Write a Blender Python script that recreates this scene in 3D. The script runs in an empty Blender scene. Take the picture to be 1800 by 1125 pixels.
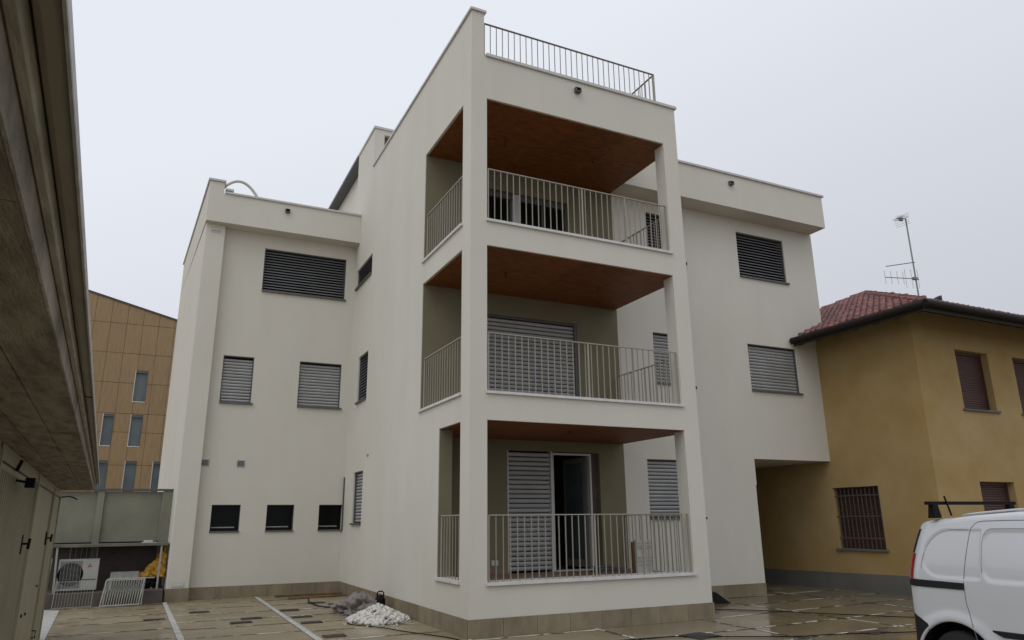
import bpy, math, random
from mathutils import Vector, Matrix, noise
random.seed(7)
R = math.radians
S = 1.12                      # drawing units to metres
scene = bpy.context.scene

# ------------------------------------------------------------------ camera
cd = bpy.data.cameras.new('camera'); cam = bpy.data.objects.new('camera', cd)
scene.collection.objects.link(cam); scene.camera = cam
cr = Vector((0.9013737, -0.4329240, -0.0101157)); cu = Vector((-0.1067497, -0.2447768, 0.9636850)); cf = Vector((0.4196785, 0.8675605, 0.2668498))
m = Matrix.Identity(4)
for i in range(3):
    m[i][0] = cr[i]; m[i][1] = cu[i]; m[i][2] = -cf[i]
    m[i][3] = (-4.178935, -10.145319, 1.6)[i] * S
cam.matrix_world = m
cd.sensor_width = 36; cd.lens = 1271.917 / 1800 * 36; cd.clip_start = 0.05; cd.clip_end = 2000

# ------------------------------------------------------------------ sky, sun, exposure
w = bpy.data.worlds.new('World'); scene.world = w; w.use_nodes = True
nt = w.node_tree; nt.nodes.clear()
def N(t, nt=nt, **k):
    n = nt.nodes.new(t)
    for a, b in k.items(): setattr(n, a, b)
    return n
SUN_EL, SUN_AZ = R(53), R(237)
sky = N('ShaderNodeTexSky', sky_type='NISHITA', sun_disc=False, sun_elevation=SUN_EL, sun_rotation=SUN_AZ)
sky.air_density = 1.0; sky.dust_density = 6.0
bw = N('ShaderNodeHueSaturation'); bw.inputs['Saturation'].default_value = 0.25
tc = N('ShaderNodeTexCoord')
dt = N('ShaderNodeVectorMath', operation='DOT_PRODUCT'); dt.inputs[1].default_value = (-0.35, 0.0, 0.94)
mr = N('ShaderNodeMapRange'); mr.inputs[1].default_value = -0.15; mr.inputs[2].default_value = 0.42
ns = N('ShaderNodeTexNoise'); ns.inputs['Scale'].default_value = 2.2; ns.inputs['Detail'].default_value = 3
nm = N('ShaderNodeMath', operation='MULTIPLY_ADD'); nm.inputs[1].default_value = 0.10; nm.inputs[2].default_value = -0.05
ad = N('ShaderNodeMath', operation='ADD')
mx = N('ShaderNodeMix', data_type='RGBA'); mx.inputs[6].default_value = (5.8, 6.0, 6.6, 1); mx.inputs[7].default_value = (8.5, 8.8, 9.6, 1)
mx2 = N('ShaderNodeMix', data_type='RGBA'); mx2.inputs[0].default_value = 0.08
bg = N('ShaderNodeBackground'); bg.inputs['Strength'].default_value = 0.1
wo = N('ShaderNodeOutputWorld')
L = nt.links.new
L(tc.outputs['Generated'], dt.inputs[0]); L(dt.outputs['Value'], mr.inputs[0]); L(tc.outputs['Generated'], ns.inputs['Vector'])
L(ns.outputs['Fac'], nm.inputs[0]); L(nm.outputs[0], ad.inputs[0]); L(mr.outputs[0], ad.inputs[1]); L(ad.outputs[0], mx.inputs[0])
L(sky.outputs[0], bw.inputs['Color']); L(mx.outputs[2], mx2.inputs[6]); L(bw.outputs[0], mx2.inputs[7])
L(mx2.outputs[2], bg.inputs['Color']); L(bg.outputs[0], wo.inputs[0])

sl = bpy.data.lights.new('sun', 'SUN'); sl.energy = 0.5; sl.angle = R(40); sl.color = (1.0, 0.97, 0.93)
so = bpy.data.objects.new('sun', sl); scene.collection.objects.link(so)
sd = Vector((-0.62, -0.40, 1.0)).normalized()
so.rotation_euler = sd.to_track_quat('Z', 'Y').to_euler(); so.location = (-20, -20, 30)
scene.view_settings.view_transform = 'Standard'; scene.view_settings.look = 'None'
scene.view_settings.exposure = 0.0; scene.view_settings.gamma = 1.0; scene.view_settings.use_curve_mapping = False
scene.render.engine = 'CYCLES'; scene.cycles.max_bounces = 8; scene.cycles.diffuse_bounces = 4

# ------------------------------------------------------------------ materials
def mat(name, col, rough=0.8, col2=None, scale=3.0, det=6, bump=0.0, bscale=None, metal=0.0, spec=0.5, stretch=(1, 1, 1), island=0.0, lo=0.35, hi=0.65, rough2=None, rscale=0.8, coat=0.0, trans=0.0):
    mt = bpy.data.materials.new(name); mt.use_nodes = True; t = mt.node_tree; l = t.links.new
    b = t.nodes['Principled BSDF']
    b.inputs['Roughness'].default_value = rough; b.inputs['Metallic'].default_value = metal
    b.inputs['Specular IOR Level'].default_value = spec; b.inputs['Coat Weight'].default_value = coat
    b.inputs['Transmission Weight'].default_value = trans
    col = tuple(col) + (1,)
    b.inputs['Base Color'].default_value = col
    g = t.nodes.new('ShaderNodeNewGeometry'); mp = t.nodes.new('ShaderNodeMapping'); mp.inputs['Scale'].default_value = stretch
    l(g.outputs['Position'], mp.inputs['Vector'])
    out = None
    if col2:
        n = t.nodes.new('ShaderNodeTexNoise'); n.inputs['Scale'].default_value = scale; n.inputs['Detail'].default_value = det; n.inputs['Roughness'].default_value = 0.6
        l(mp.outputs[0], n.inputs['Vector'])
        r = t.nodes.new('ShaderNodeMapRange'); r.inputs[1].default_value = lo; r.inputs[2].default_value = hi; l(n.outputs['Fac'], r.inputs[0])
        x = t.nodes.new('ShaderNodeMix'); x.data_type = 'RGBA'; x.inputs[6].default_value = col; x.inputs[7].default_value = tuple(col2) + (1,)
        l(r.outputs[0], x.inputs[0]); out = x.outputs[2]
    if island:
        h = t.nodes.new('ShaderNodeHueSaturation'); mm = t.nodes.new('ShaderNodeMath'); mm.operation = 'MULTIPLY_ADD'
        mm.inputs[1].default_value = 2 * island; mm.inputs[2].default_value = 1 - island
        l(g.outputs['Random Per Island'], mm.inputs[0]); l(mm.outputs[0], h.inputs['Value'])
        if out: l(out, h.inputs['Color'])
        else: h.inputs['Color'].default_value = col
        out = h.outputs[0]
    if out: l(out, b.inputs['Base Color'])
    if rough2 is not None:
        n = t.nodes.new('ShaderNodeTexNoise'); n.inputs['Scale'].default_value = rscale; n.inputs['Detail'].default_value = 5; l(g.outputs['Position'], n.inputs['Vector'])
        r = t.nodes.new('ShaderNodeMapRange'); r.inputs[1].default_value = 0.38; r.inputs[2].default_value = 0.62
        r.inputs[3].default_value = rough; r.inputs[4].default_value = rough2; l(n.outputs['Fac'], r.inputs[0]); l(r.outputs[0], b.inputs['Roughness'])
    if bump:
        n = t.nodes.new('ShaderNodeTexNoise'); n.inputs['Scale'].default_value = bscale or 60; n.inputs['Detail'].default_value = 4; l(mp.outputs[0], n.inputs['Vector'])
        bp = t.nodes.new('ShaderNodeBump'); bp.inputs['Strength'].default_value = bump; bp.inputs['Distance'].default_value = 0.01
        l(n.outputs['Fac'], bp.inputs['Height']); l(bp.outputs[0], b.inputs['Normal'])
    return mt

M = {}
M['plaster'] = mat('white_plaster', (.60, .575, .505), .9, (.64, .617, .545), 1.0, 8, .35, 70, spec=.2, stretch=(1, 1, .4), lo=.3, hi=.7)
M['coping'] = mat('coping_metal', (.56, .56, .54), .45, (.50, .50, .48), 4, 4, spec=.4)
M['stone'] = mat('sill_stone', (.66, .65, .62), .5, (.58, .57, .54), 6, 5, .1, 80)
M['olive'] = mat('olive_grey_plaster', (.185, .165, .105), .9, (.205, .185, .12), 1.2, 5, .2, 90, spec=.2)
M['timber'] = mat('timber_ceiling', (.235, .082, .021), .6, (.125, .041, .010), 4.0, 10, .3, 20, stretch=(1, 5, 1), island=.12, spec=.3)
M['plinth'] = mat('taupe_tile', (.25, .21, .135), .55, (.175, .145, .09), 2.6, 8, .1, 30, stretch=(1.5, 1.5, .7), island=.10)
M['joint'] = mat('dark_joint', (.10, .09, .08), .9)
M['alu'] = mat('shutter_aluminium', (.40, .405, .40), .45, (.35, .355, .35), 1.5, 3, island=.05, metal=.1, spec=.35)
M['alu_d'] = mat('blind_grey', (.20, .205, .215), .45, (.17, .175, .18), 1.5, 3, island=.08, metal=.2)
M['frame'] = mat('grey_frame', (.085, .085, .085), .45)
M['frame_w'] = mat('white_frame', (.52, .52, .50), .4)
M['sill_d'] = mat('dark_stone_sill', (.085, .082, .075), .5, (.12, .115, .105), 9, 4)
M['glass'] = mat('dark_glass', (.006, .008, .006), .15, spec=.10)
M['dark'] = mat('dark_interior', (.02, .02, .02), .9)
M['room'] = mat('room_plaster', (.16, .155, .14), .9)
M['rail'] = mat('railing_paint', (.34, .32, .265), .5)
M['rail_top'] = mat('railing_primer', (.16, .13, .115), .5, (.12, .09, .08), 3, 4)
M['floor_tile'] = mat('terracotta_floor', (.24, .15, .105), .5, (.19, .12, .085), 3, 5)
M['yellow'] = mat('ochre_render', (.345, .228, .085), .92, (.415, .31, .155), .9, 12, .6, 45, spec=.2, lo=.32, hi=.74)
M['band'] = mat('grey_band', (.145, .145, .13), .8, (.11, .112, .10), 1.2, 6, .3, 40)
M['tile'] = mat('clay_tile', (.25, .10, .088), .65, (.11, .042, .037), 6, 6, .2, 40, island=.28)
M['roofwood'] = mat('dark_eaves_wood', (.035, .028, .022), .8)
M['gutter'] = mat('brown_gutter', (.020, .016, .013), .6, spec=.15)
M['brown'] = mat('brown_shutter', (.075, .035, .028), .6, island=.1)
M['iron'] = mat('iron_grille', (.10, .085, .07), .6)
M['antenna'] = mat('antenna_metal', (.22, .22, .22), .4, metal=.6)
M['clad'] = mat('wood_cladding', (.315, .215, .105), .6, (.245, .16, .075), 5, 8, stretch=(6, 6, .35), island=.05)
M['claddark'] = mat('cladding_coping', (.06, .05, .045), .5)
M['fwin'] = mat('bluish_glass', (.055, .075, .085), .15, (.10, .125, .13), .8, 2, spec=.6)
M['concrete'] = mat('board_concrete', (.38, .345, .29), .9, (.18, .163, .135), 4.5, 12, .9, 40, stretch=(3.5, .7, 1), lo=.38, hi=.66, spec=.2)
M['concrete_lit'] = mat('lit_lip_concrete', (.52, .505, .44), .85, (.32, .305, .26), 9, 12, .4, 40, stretch=(4, .5, 1), spec=.2)  # canopy lip made paler: the light it catches is in the colour
M['slot'] = mat('shade_and_joint_dark', (.05, .045, .04), .9)  # painted shade strip beside the canopy lip, and dark gutter joint rings
M['gutter_w'] = mat('zinc_gutter', (.36, .33, .27), .55, (.28, .255, .21), 5, 5, stretch=(3, .6, 1))
M['gutter_e'] = mat('gutter_rim', (.50, .50, .49), .45, (.34, .34, .34), 14, 6)
M['garage'] = mat('garage_sheet', (.315, .29, .19), .5, (.265, .245, .16), 1.5, 5)
M['black'] = mat('black_plastic', (.006, .006, .006), .6, spec=.12)
M['panelwall'] = mat('precast_panel', (.225, .225, .165), .8, (.175, .175, .13), 1.5, 7, .3, 30)
M['darkwall'] = mat('dark_block', (.115, .095, .085), .9, (.085, .07, .062), 3, 7, .4, 25)  # dark brown-grey for lower wall, ledge and shutter rebate
M['ac'] = mat('ac_paint', (.42, .42, .39), .45, (.36, .36, .33), 3, 5)
M['acgrille'] = mat('ac_grille', (.05, .05, .05), .5)
M['red'] = mat('red_mark', (.30, .03, .02), .5)
M['galv'] = mat('galvanised', (.40, .41, .36), .45, (.30, .31, .27), 12, 4, metal=.15)
M['tarp'] = mat('yellow_tarp', (.55, .30, .02), .5, (.38, .20, .02), 6, 5, .3, 20)
M['sack'] = mat('grey_sack', (.25, .22, .20), .9, (.17, .155, .14), 9, 6, .5, 60)
M['pebble'] = mat('white_pebble', (.66, .64, .60), .6, (.55, .53, .49), 12, 4, island=.12)
M['white'] = mat('white_card', (.55, .54, .50), .7, (.44, .43, .40), 7, 6)
M['vanw'] = mat('white_paint', (.565, .58, .60), .2, (.545, .56, .575), 1.2, 4, coat=.6)
M['vanline'] = mat('seam_and_crease_grey', (.14, .14, .14), .6)  # door seams, plus crease shade painted along the press lines
M['vanblk'] = mat('bumper_plastic', (.012, .013, .014), .55, (.018, .018, .018), 3, 5, .1, 200, spec=.2)
M['tyre'] = mat('tyre_rubber', (.014, .014, .014), .85)
M['rim'] = mat('steel_rim', (.20, .20, .21), .4, metal=.6)
M['lamp_red'] = mat('red_lens', (.32, .012, .02), .15, coat=.5)
M['plank'] = mat('rusty_timber', (.17, .095, .04), .8, (.10, .06, .03), 4, 7, .4, 30)
M['grate'] = mat('drain_iron', (.035, .035, .037), .55, (.055, .052, .05), 20, 4)
M['grate_r'] = mat('rusty_iron', (.07, .04, .028), .7, (.11, .065, .045), 14, 5)
M['strip'] = mat('white_strip', (.50, .50, .47), .6, (.38, .375, .34), 5, 8, lo=.4, hi=.62)
M['pale'] = mat('pale_pvc', (.50, .49, .43), .5)
M['shelf'] = mat('grey_shelf_slab', (.16, .155, .125), .8, (.11, .105, .085), 3, 6, .3, 30)
M['wire'] = mat('white_wire', (.30, .30, .26), .5)
M['balp'] = mat('baluster_paint', (.27, .255, .20), .5)
M['pane_r'] = mat('reddish_shutter', (.13, .075, .06), .6)

def slab_tint(t, l, g):
    mp = t.nodes.new('ShaderNodeMapping'); mp.inputs['Scale'].default_value = (1 / 2.34, 1 / 1.157, 0); l(g.outputs['Position'], mp.inputs['Vector'])
    fl = t.nodes.new('ShaderNodeVectorMath'); fl.operation = 'FLOOR'; l(mp.outputs[0], fl.inputs[0])
    wn = t.nodes.new('ShaderNodeTexWhiteNoise'); l(fl.outputs[0], wn.inputs['Vector'])
    r = t.nodes.new('ShaderNodeMapRange'); r.inputs[3].default_value = .93; r.inputs[4].default_value = 1.06; l(wn.outputs['Value'], r.inputs[0]); return r.outputs[0]
def ground_mat():
    mt = bpy.data.materials.new('wet_concrete_slabs'); mt.use_nodes = True; t = mt.node_tree; l = t.links.new; b = t.nodes['Principled BSDF']
    g = t.nodes.new('ShaderNodeNewGeometry')
    def noi(sc, det=6, ro=.6):
        n = t.nodes.new('ShaderNodeTexNoise'); n.inputs['Scale'].default_value = sc; n.inputs['Detail'].default_value = det; n.inputs['Roughness'].default_value = ro
        l(g.outputs['Position'], n.inputs['Vector']); return n.outputs['Fac']
    def rng(s, a, c, d=0., e=1.):
        r = t.nodes.new('ShaderNodeMapRange'); r.inputs[1].default_value = a; r.inputs[2].default_value = c; r.inputs[3].default_value = d; r.inputs[4].default_value = e
        l(s, r.inputs[0]); return r.outputs[0]
    def mix(f, a, c):
        x = t.nodes.new('ShaderNodeMix'); x.data_type = 'RGBA'; l(f, x.inputs[0])
        for s, i in ((a, 6), (c, 7)):
            if isinstance(s, tuple): x.inputs[i].default_value = s + (1,)
            else: l(s, x.inputs[i])
        return x.outputs[2]
    # soaked driveway on the right, drier court on the left, soft irregular boundary
    sep = t.nodes.new('ShaderNodeSeparateXYZ'); l(g.outputs['Position'], sep.inputs[0])
    ma = t.nodes.new('ShaderNodeMath'); ma.operation = 'MULTIPLY_ADD'; ma.inputs[1].default_value = 3.0; l(noi(.5, 3), ma.inputs[0]); l(sep.outputs[0], ma.inputs[2])
    wet = rng(ma.outputs[0], 2.0, 5.5)
    dry = mix(rng(noi(1.1, 8, .65), .35, .65), (.235, .188, .112), (.305, .252, .160))
    soak = mix(rng(noi(.8, 8, .65), .35, .65), (.165, .130, .076), (.225, .182, .118))
    c = mix(wet, dry, soak)
    dk = rng(noi(.45, 5, .5), .50, .56, 0., .16); c = mix(dk, c, (.10, .078, .045))
    gr = rng(noi(70, 3, .7), .60, .70, 0., .45); c = mix(gr, c, (.07, .058, .040))
    sp = rng(noi(26, 5, .7), .64, .69); c = mix(sp, c, (.40, .38, .33))
    hv = t.nodes.new('ShaderNodeHueSaturation'); l(slab_tint(t, l, g), hv.inputs['Value']); l(c, hv.inputs['Color']); l(hv.outputs[0], b.inputs['Base Color'])
    rd = rng(noi(.9, 6), .40, .62, .22, .55); rw = rng(noi(.7, 5), .40, .62, .10, .30)
    mm = t.nodes.new('ShaderNodeMix'); mm.data_type = 'FLOAT'; l(wet, mm.inputs[0]); l(rd, mm.inputs[2]); l(rw, mm.inputs[3]); l(mm.outputs[0], b.inputs['Roughness'])
    bp = t.nodes.new('ShaderNodeBump'); bp.inputs['Strength'].default_value = .10; bp.inputs['Distance'].default_value = .01; l(noi(9, 6), bp.inputs['Height']); l(bp.outputs[0], b.inputs['Normal'])
    return mt
def joint_mat():
    mt = bpy.data.materials.new('efflorescent_joint'); mt.use_nodes = True; t = mt.node_tree; l = t.links.new; b = t.nodes['Principled BSDF']
    g = t.nodes.new('ShaderNodeNewGeometry'); n = t.nodes.new('ShaderNodeTexNoise'); n.inputs['Scale'].default_value = 1.6; n.inputs['Detail'].default_value = 9; n.inputs['Roughness'].default_value = .75
    l(g.outputs['Position'], n.inputs['Vector']); r = t.nodes.new('ShaderNodeValToRGB'); l(n.outputs['Fac'], r.inputs[0])
    e = r.color_ramp.elements; e[0].position = .485; e[0].color = (.035, .03, .022, 1); e[1].position = .535; e[1].color = (.62, .60, .52, 1)
    l(r.outputs[0], b.inputs['Base Color']); b.inputs['Roughness'].default_value = .6
    return mt
M['ground'] = ground_mat(); M['eff'] = joint_mat()

# ------------------------------------------------------------------ mesh builder
col = scene.collection
WL = {}
class MB:
    def __init__(s): s.v = []; s.f = []
    def add(s, vs, fs):
        o = len(s.v); s.v += [Vector(p) for p in vs]; s.f += [tuple(i + o for i in f) for f in fs]; return s
    def box(s, x0, x1, y0, y1, z0, z1):
        return s.add([(x, y, z) for z in (z0, z1) for y in (y0, y1) for x in (x0, x1)],
                     [(0, 2, 3, 1), (4, 5, 7, 6), (0, 1, 5, 4), (2, 6, 7, 3), (0, 4, 6, 2), (1, 3, 7, 5)])
    def obox(s, c, ax, ay, az):
        c, ax, ay, az = map(Vector, (c, ax, ay, az))
        return s.add([c + i * ax + j * ay + k * az for k in (-1, 1) for j in (-1, 1) for i in (-1, 1)],
                     [(0, 2, 3, 1), (4, 5, 7, 6), (0, 1, 5, 4), (2, 6, 7, 3), (0, 4, 6, 2), (1, 3, 7, 5)])
    def bar(s, p, q, a, b=None):
        p, q = Vector(p), Vector(q); d = (q - p); b = b or a; n = d.normalized()
        up = Vector((0, 0, 1)) if abs(n.z) < .9 else Vector((0, 1, 0))
        x = n.cross(up).normalized(); y = x.cross(n).normalized()
        return s.obox((p + q) / 2, d / 2, x * a, y * b)
    def tube(s, pts, r, n=8, rr=None):
        pts = [Vector(p) for p in pts]; rings = []
        for i, p in enumerate(pts):
            d = (pts[min(i + 1, len(pts) - 1)] - pts[max(i - 1, 0)]).normalized()
            up = Vector((0, 0, 1)) if abs(d.z) < .9 else Vector((0, 1, 0))
            x = d.cross(up).normalized(); y = x.cross(d).normalized(); q = rr[i] if rr else r
            rings.append([p + x * q * math.cos(2 * math.pi * k / n) + y * q * math.sin(2 * math.pi * k / n) for k in range(n)])
        vs = [v for g in rings for v in g]; fs = []
        for i in range(len(pts) - 1):
            for k in range(n): fs.append((i * n + k, i * n + (k + 1) % n, (i + 1) * n + (k + 1) % n, (i + 1) * n + k))
        fs.append(tuple(range(n - 1, -1, -1))); fs.append(tuple((len(pts) - 1) * n + k for k in range(n)))
        return s.add(vs, fs)
    def prism(s, poly, z0, z1):          # horizontal polygon
        n = len(poly); vs = [(p[0], p[1], z0) for p in poly] + [(p[0], p[1], z1) for p in poly]
        return s.add(vs, [tuple(range(n - 1, -1, -1)), tuple(range(n, 2 * n))] + [(i, (i + 1) % n, n + (i + 1) % n, n + i) for i in range(n)])
    def slab3(s, poly, dz):              # sloped polygon with thickness
        n = len(poly); vs = [Vector(p) for p in poly] + [Vector(p) + Vector((0, 0, dz)) for p in poly]
        return s.add(vs, [tuple(range(n - 1, -1, -1)), tuple(range(n, 2 * n))] + [(i, (i + 1) % n, n + (i + 1) % n, n + i) for i in range(n)])
    def extr(s, prof, fr, u0, u1):       # profile (n, z) swept along u
        a = [fr(u0, p[0], p[1]) for p in prof]; b = [fr(u1, p[0], p[1]) for p in prof]; n = len(prof)
        return s.add(a + b, [tuple(range(n - 1, -1, -1)), tuple(range(n, 2 * n))] + [(i, (i + 1) % n, n + (i + 1) % n, n + i) for i in range(n)])
    def build(s, name, m, parent=None, smooth=False, fix=True, loc=None, **tags):
        me = bpy.data.meshes.new(name); o = bpy.data.objects.new(name, me); col.objects.link(o)
        if parent is not None:
            o.parent = parent; base = WL[parent.name] + (Vector(loc) if loc else Vector((0, 0, 0)))
            if loc: o.location = Vector(loc) * S
        else:
            if loc: base = Vector(loc)
            else:
                xs = [p.x for p in s.v]; ys = [p.y for p in s.v]
                base = Vector(((min(xs) + max(xs)) / 2, (min(ys) + max(ys)) / 2, min(p.z for p in s.v)))
            o.location = base * S
        WL[o.name] = base
        me.from_pydata([(p - base) * S for p in s.v], [], s.f)
        if fix:
            import bmesh
            b = bmesh.new(); b.from_mesh(me); bmesh.ops.recalc_face_normals(b, faces=b.faces); b.to_mesh(me); b.free()
        me.materials.append(M[m] if isinstance(m, str) else m)
        if smooth: me.shade_smooth()
        for k, v in tags.items(): o['category' if k == 'cat' else k] = v
        return o
def empty(name, loc, **tags):
    o = bpy.data.objects.new(name, None); col.objects.link(o); o.location = Vector(loc) * S; WL[o.name] = Vector(loc)
    for k, v in tags.items(): o['category' if k == 'cat' else k] = v
    return o
def frame(o, u, n):
    o, u, n = Vector(o), Vector(u), Vector(n)
    return lambda a, b, z: o + u * a + n * b + Vector((0, 0, z))
def fbox(mb, fr, u0, u1, n0, n1, z0, z1):
    return mb.add([fr(u, n, z) for z in (z0, z1) for n in (n0, n1) for u in (u0, u1)],
                  [(0, 2, 3, 1), (4, 5, 7, 6), (0, 1, 5, 4), (2, 6, 7, 3), (0, 4, 6, 2), (1, 3, 7, 5)])
def wall(mb, fr, u0, u1, z0, z1, t, holes=()):
    us = sorted({u0, u1} | {min(max(h[i], u0), u1) for h in holes for i in (0, 1)}); zs = sorted({z0, z1} | {min(max(h[i], z0), z1) for h in holes for i in (2, 3)})
    def solid(i, j):
        if i < 0 or j < 0 or i >= len(us) - 1 or j >= len(zs) - 1: return False
        a, b = (us[i] + us[i + 1]) / 2, (zs[j] + zs[j + 1]) / 2
        return not any(h[0] < a < h[1] and h[2] < b < h[3] for h in holes)
    idx = {}; vs = []; fs = []
    def V(i, j, k):
        if (i, j, k) not in idx: idx[i, j, k] = len(vs); vs.append(fr(us[i], -t * k, zs[j]))
        return idx[i, j, k]
    for i in range(len(us) - 1):
        for j in range(len(zs) - 1):
            if not solid(i, j): continue
            fs.append((V(i, j, 0), V(i + 1, j, 0), V(i + 1, j + 1, 0), V(i, j + 1, 0))); fs.append((V(i, j, 1), V(i, j + 1, 1), V(i + 1, j + 1, 1), V(i + 1, j, 1)))
            if not solid(i - 1, j): fs.append((V(i, j, 0), V(i, j + 1, 0), V(i, j + 1, 1), V(i, j, 1)))
            if not solid(i + 1, j): fs.append((V(i + 1, j, 0), V(i + 1, j, 1), V(i + 1, j + 1, 1), V(i + 1, j + 1, 0)))
            if not solid(i, j - 1): fs.append((V(i, j, 0), V(i, j, 1), V(i + 1, j, 1), V(i + 1, j, 0)))
            if not solid(i, j + 1): fs.append((V(i, j + 1, 0), V(i + 1, j + 1, 0), V(i + 1, j + 1, 1), V(i, j + 1, 1)))
    return mb.add(vs, fs)

# shutters ----------------------------------------------------------
def slats(fr, u0, u1, z0, z1, pitch, dep, style):
    mb = MB(); n = max(1, round((z1 - z0) / pitch)); p = (z1 - z0) / n
    for i in range(n):
        z = z0 + i * p
        if style == 'roll': prof = [(-dep - .012, z + .04 * p), (-dep + .006, z + .05 * p), (-dep + .022, z + .30 * p), (-dep + .026, z + .55 * p), (-dep + .018, z + .80 * p), (-dep, z + .88 * p), (-dep - .012, z + .88 * p)]
        elif style == 'fine': prof = [(-dep - .01, z + .03 * p), (-dep + .004, z + .08 * p), (-dep + .008, z + .5 * p), (-dep + .004, z + .92 * p), (-dep - .01, z + .92 * p)]
        else:   # open venetian: each slat tips outward at its foot, a gap above it
            prof = [(-dep + .030, z + .02 * p), (-dep + .034, z + .10 * p), (-dep + .012, z + .52 * p), (-dep - .018, z + .70 * p), (-dep - .022, z + .62 * p), (-dep + .004, z + .42 * p)]
        mb.extr(prof, fr, u0, u1)
    return mb
def shutter_window(par, fr, u0, u1, z0, z1, pitch=.078, style='roll', dep=.10, slat='alu', head=.0, sill='sill_d', over=(.0, .045), top=0., label=None, name='window', framem='frame', silly=.05):
    """hole u0..u1, z0..z1 of a wall; window pane > frame, shutter, sill"""
    pane = MB(); fbox(pane, fr, u0, u1, -.26, -.20, z0, z1); w_ = pane.build(name, 'glass', par)
    if label: w_['label'] = label
    f = MB(); t = .022
    fbox(f, fr, u0, u0 + t, -.195, -.035, z0, z1); fbox(f, fr, u1 - t, u1, -.195, -.035, z0, z1); fbox(f, fr, u0 + t, u1 - t, -.195, -.045, z1 - t - top, z1)
    f.build('frame', framem, w_)
    slats(fr, u0 + t + .002, u1 - t - .002, z0 + .02, z1 - t - top - .004 - head, pitch, dep, style).build('shutter', slat, w_)
    s = MB(); fbox(s, fr, u0 - over[0], u1 + over[1], -.19, silly, z0 - .035, z0 + .004); s.build('sill', sill, w_)
    return w_

# frames of the white building
FF = frame((0, 0, 0), (1, 0, 0), (0, -1, 0))            # tower front
FL = frame((0, 0, 0), (0, 1, 0), (-1, 0, 0))            # tower left side
BW = frame((0, 2.36, 0), (1, 0, 0), (0, -1, 0))         # balcony back wall
RW = frame((0, 2.38, 0), (1, 0, 0), (0, -1, 0))         # right wing front
LW = frame((0, 8.05, 0), (1, 0, 0), (0, -1, 0))         # left wing front
ga = R(-2.93); GD = Vector((math.sin(ga), math.cos(ga), 0)); GN = Vector((math.cos(ga), -math.sin(ga), 0))
def G(x, y, z): return GN * x + GD * y + Vector((0, 0, z))

B = empty('apartment_building', (0, 0, 0), label='new three-storey apartment building in pale plaster with stacked corner balconies under timber ceilings', cat='building')

LV = [(.66, .735, 3.09), (3.47, 3.54, 5.95), (6.34, 6.41, 8.67)]      # floor, sill top, ceiling
# ---- walls
W = MB()
wall(W, FF, 0, 4.38, 0, 9.50, .28, [(.29, 4.05, LV[0][1] - .04, LV[0][2]), (.29, 4.05, LV[1][1] - .04, LV[1][2]), (.29, 4.05, LV[2][1] - .04, LV[2][2])])
W.box(0, .235, 0, .28, 9.50, 10.38)
wall(W, FL, .38, 6.56, 0, 10.38, .235, [(.38, 1.34, .695, 3.09), (.38, 2.372, 3.50, 5.95), (.38, 2.372, 6.37, 8.67), (6.28, 6.57, 7.43, 7.94), (6.28, 6.57, 4.37, 5.50), (6.28, 6.57, 1.57, 2.72)])
wall(W, FL, 6.56, 8.25, 0, 11.50, .235, [(6.55, 7.80, 7.43, 7.94), (6.55, 7.18, 4.37, 5.50), (6.55, 7.13, 1.57, 2.72)])
W.box(.001, .289, .281, .379, 0, 8.69)      # the corner pillar is deeper than the lintels
W.box(4.10, 4.38, .38, 6.5, 8.70, 9.50)                      # right parapet over the beam
W.box(4.10, 4.38, .28, .38, 8.70, 9.50); W.box(.001, .234, .281, .379, 8.691, 10.378)
W.box(0.235, 4.37, 2.80, 13.5, 8.72, 9.0)                    # roof deck core
W.box(.235, 3.6, 6.56, 6.80, 9.0, 10.4); W.box(.235, .255, 6.56, 6.80, 10.4, 11.5); W.box(.255, 3.6, 6.56, 6.80, 11.36, 11.5); W.box(1.0, 3.6, 6.56, 6.80, 10.4, 11.36)
W.box(.25, 3.6, 8.25, 13.4, 9.0, 11.46)                       # stair block, recessed part
W.box(3.36, 3.6, 6.8, 8.25, 9.0, 11.5)
# balcony slabs
for z0, z1 in ((0.0, .655), (3.125, 3.46), (5.985, 6.33), (8.70, 9.40)):
    W.box(.236, 4.378, .381, 2.358, z0, z1 if z1 < 9 else 9.40); W.box(.29, 4.378, .281, .3809, z0, z1)
# right wing
wall(W, RW, 4.38, 10.59, 0, 8.72, .34, [(8.01, 9.55, 7.25, 8.39), (8.03, 9.57, 4.46, 5.56), (5.31, 6.05, 4.44, 5.56), (5.30, 6.0, 7.28, 8.42), (4.96, 5.85, 1.62, 2.80), (7.87, 10.60, -1, 2.88)])
W.box(10.25, 10.59, 2.72, 13.4, 2.88, 8.72); W.box(7.53, 7.87, 2.72, 13.4, 0, 2.88)
W.box(7.50, 10.56, 2.73, 13.4, 2.885, 3.0); W.box(7.87, 10.27, 9.0, 9.3, 0, 2.88)
W.box(7.871, 7.90, 2.385, 2.70, 2.31, 2.88)
W.box(4.381, 10.55, 1.86, 2.379, 8.72, 9.57); W.box(4.381, 10.55, 2.379, 13.4, 8.722, 9.3)
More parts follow.
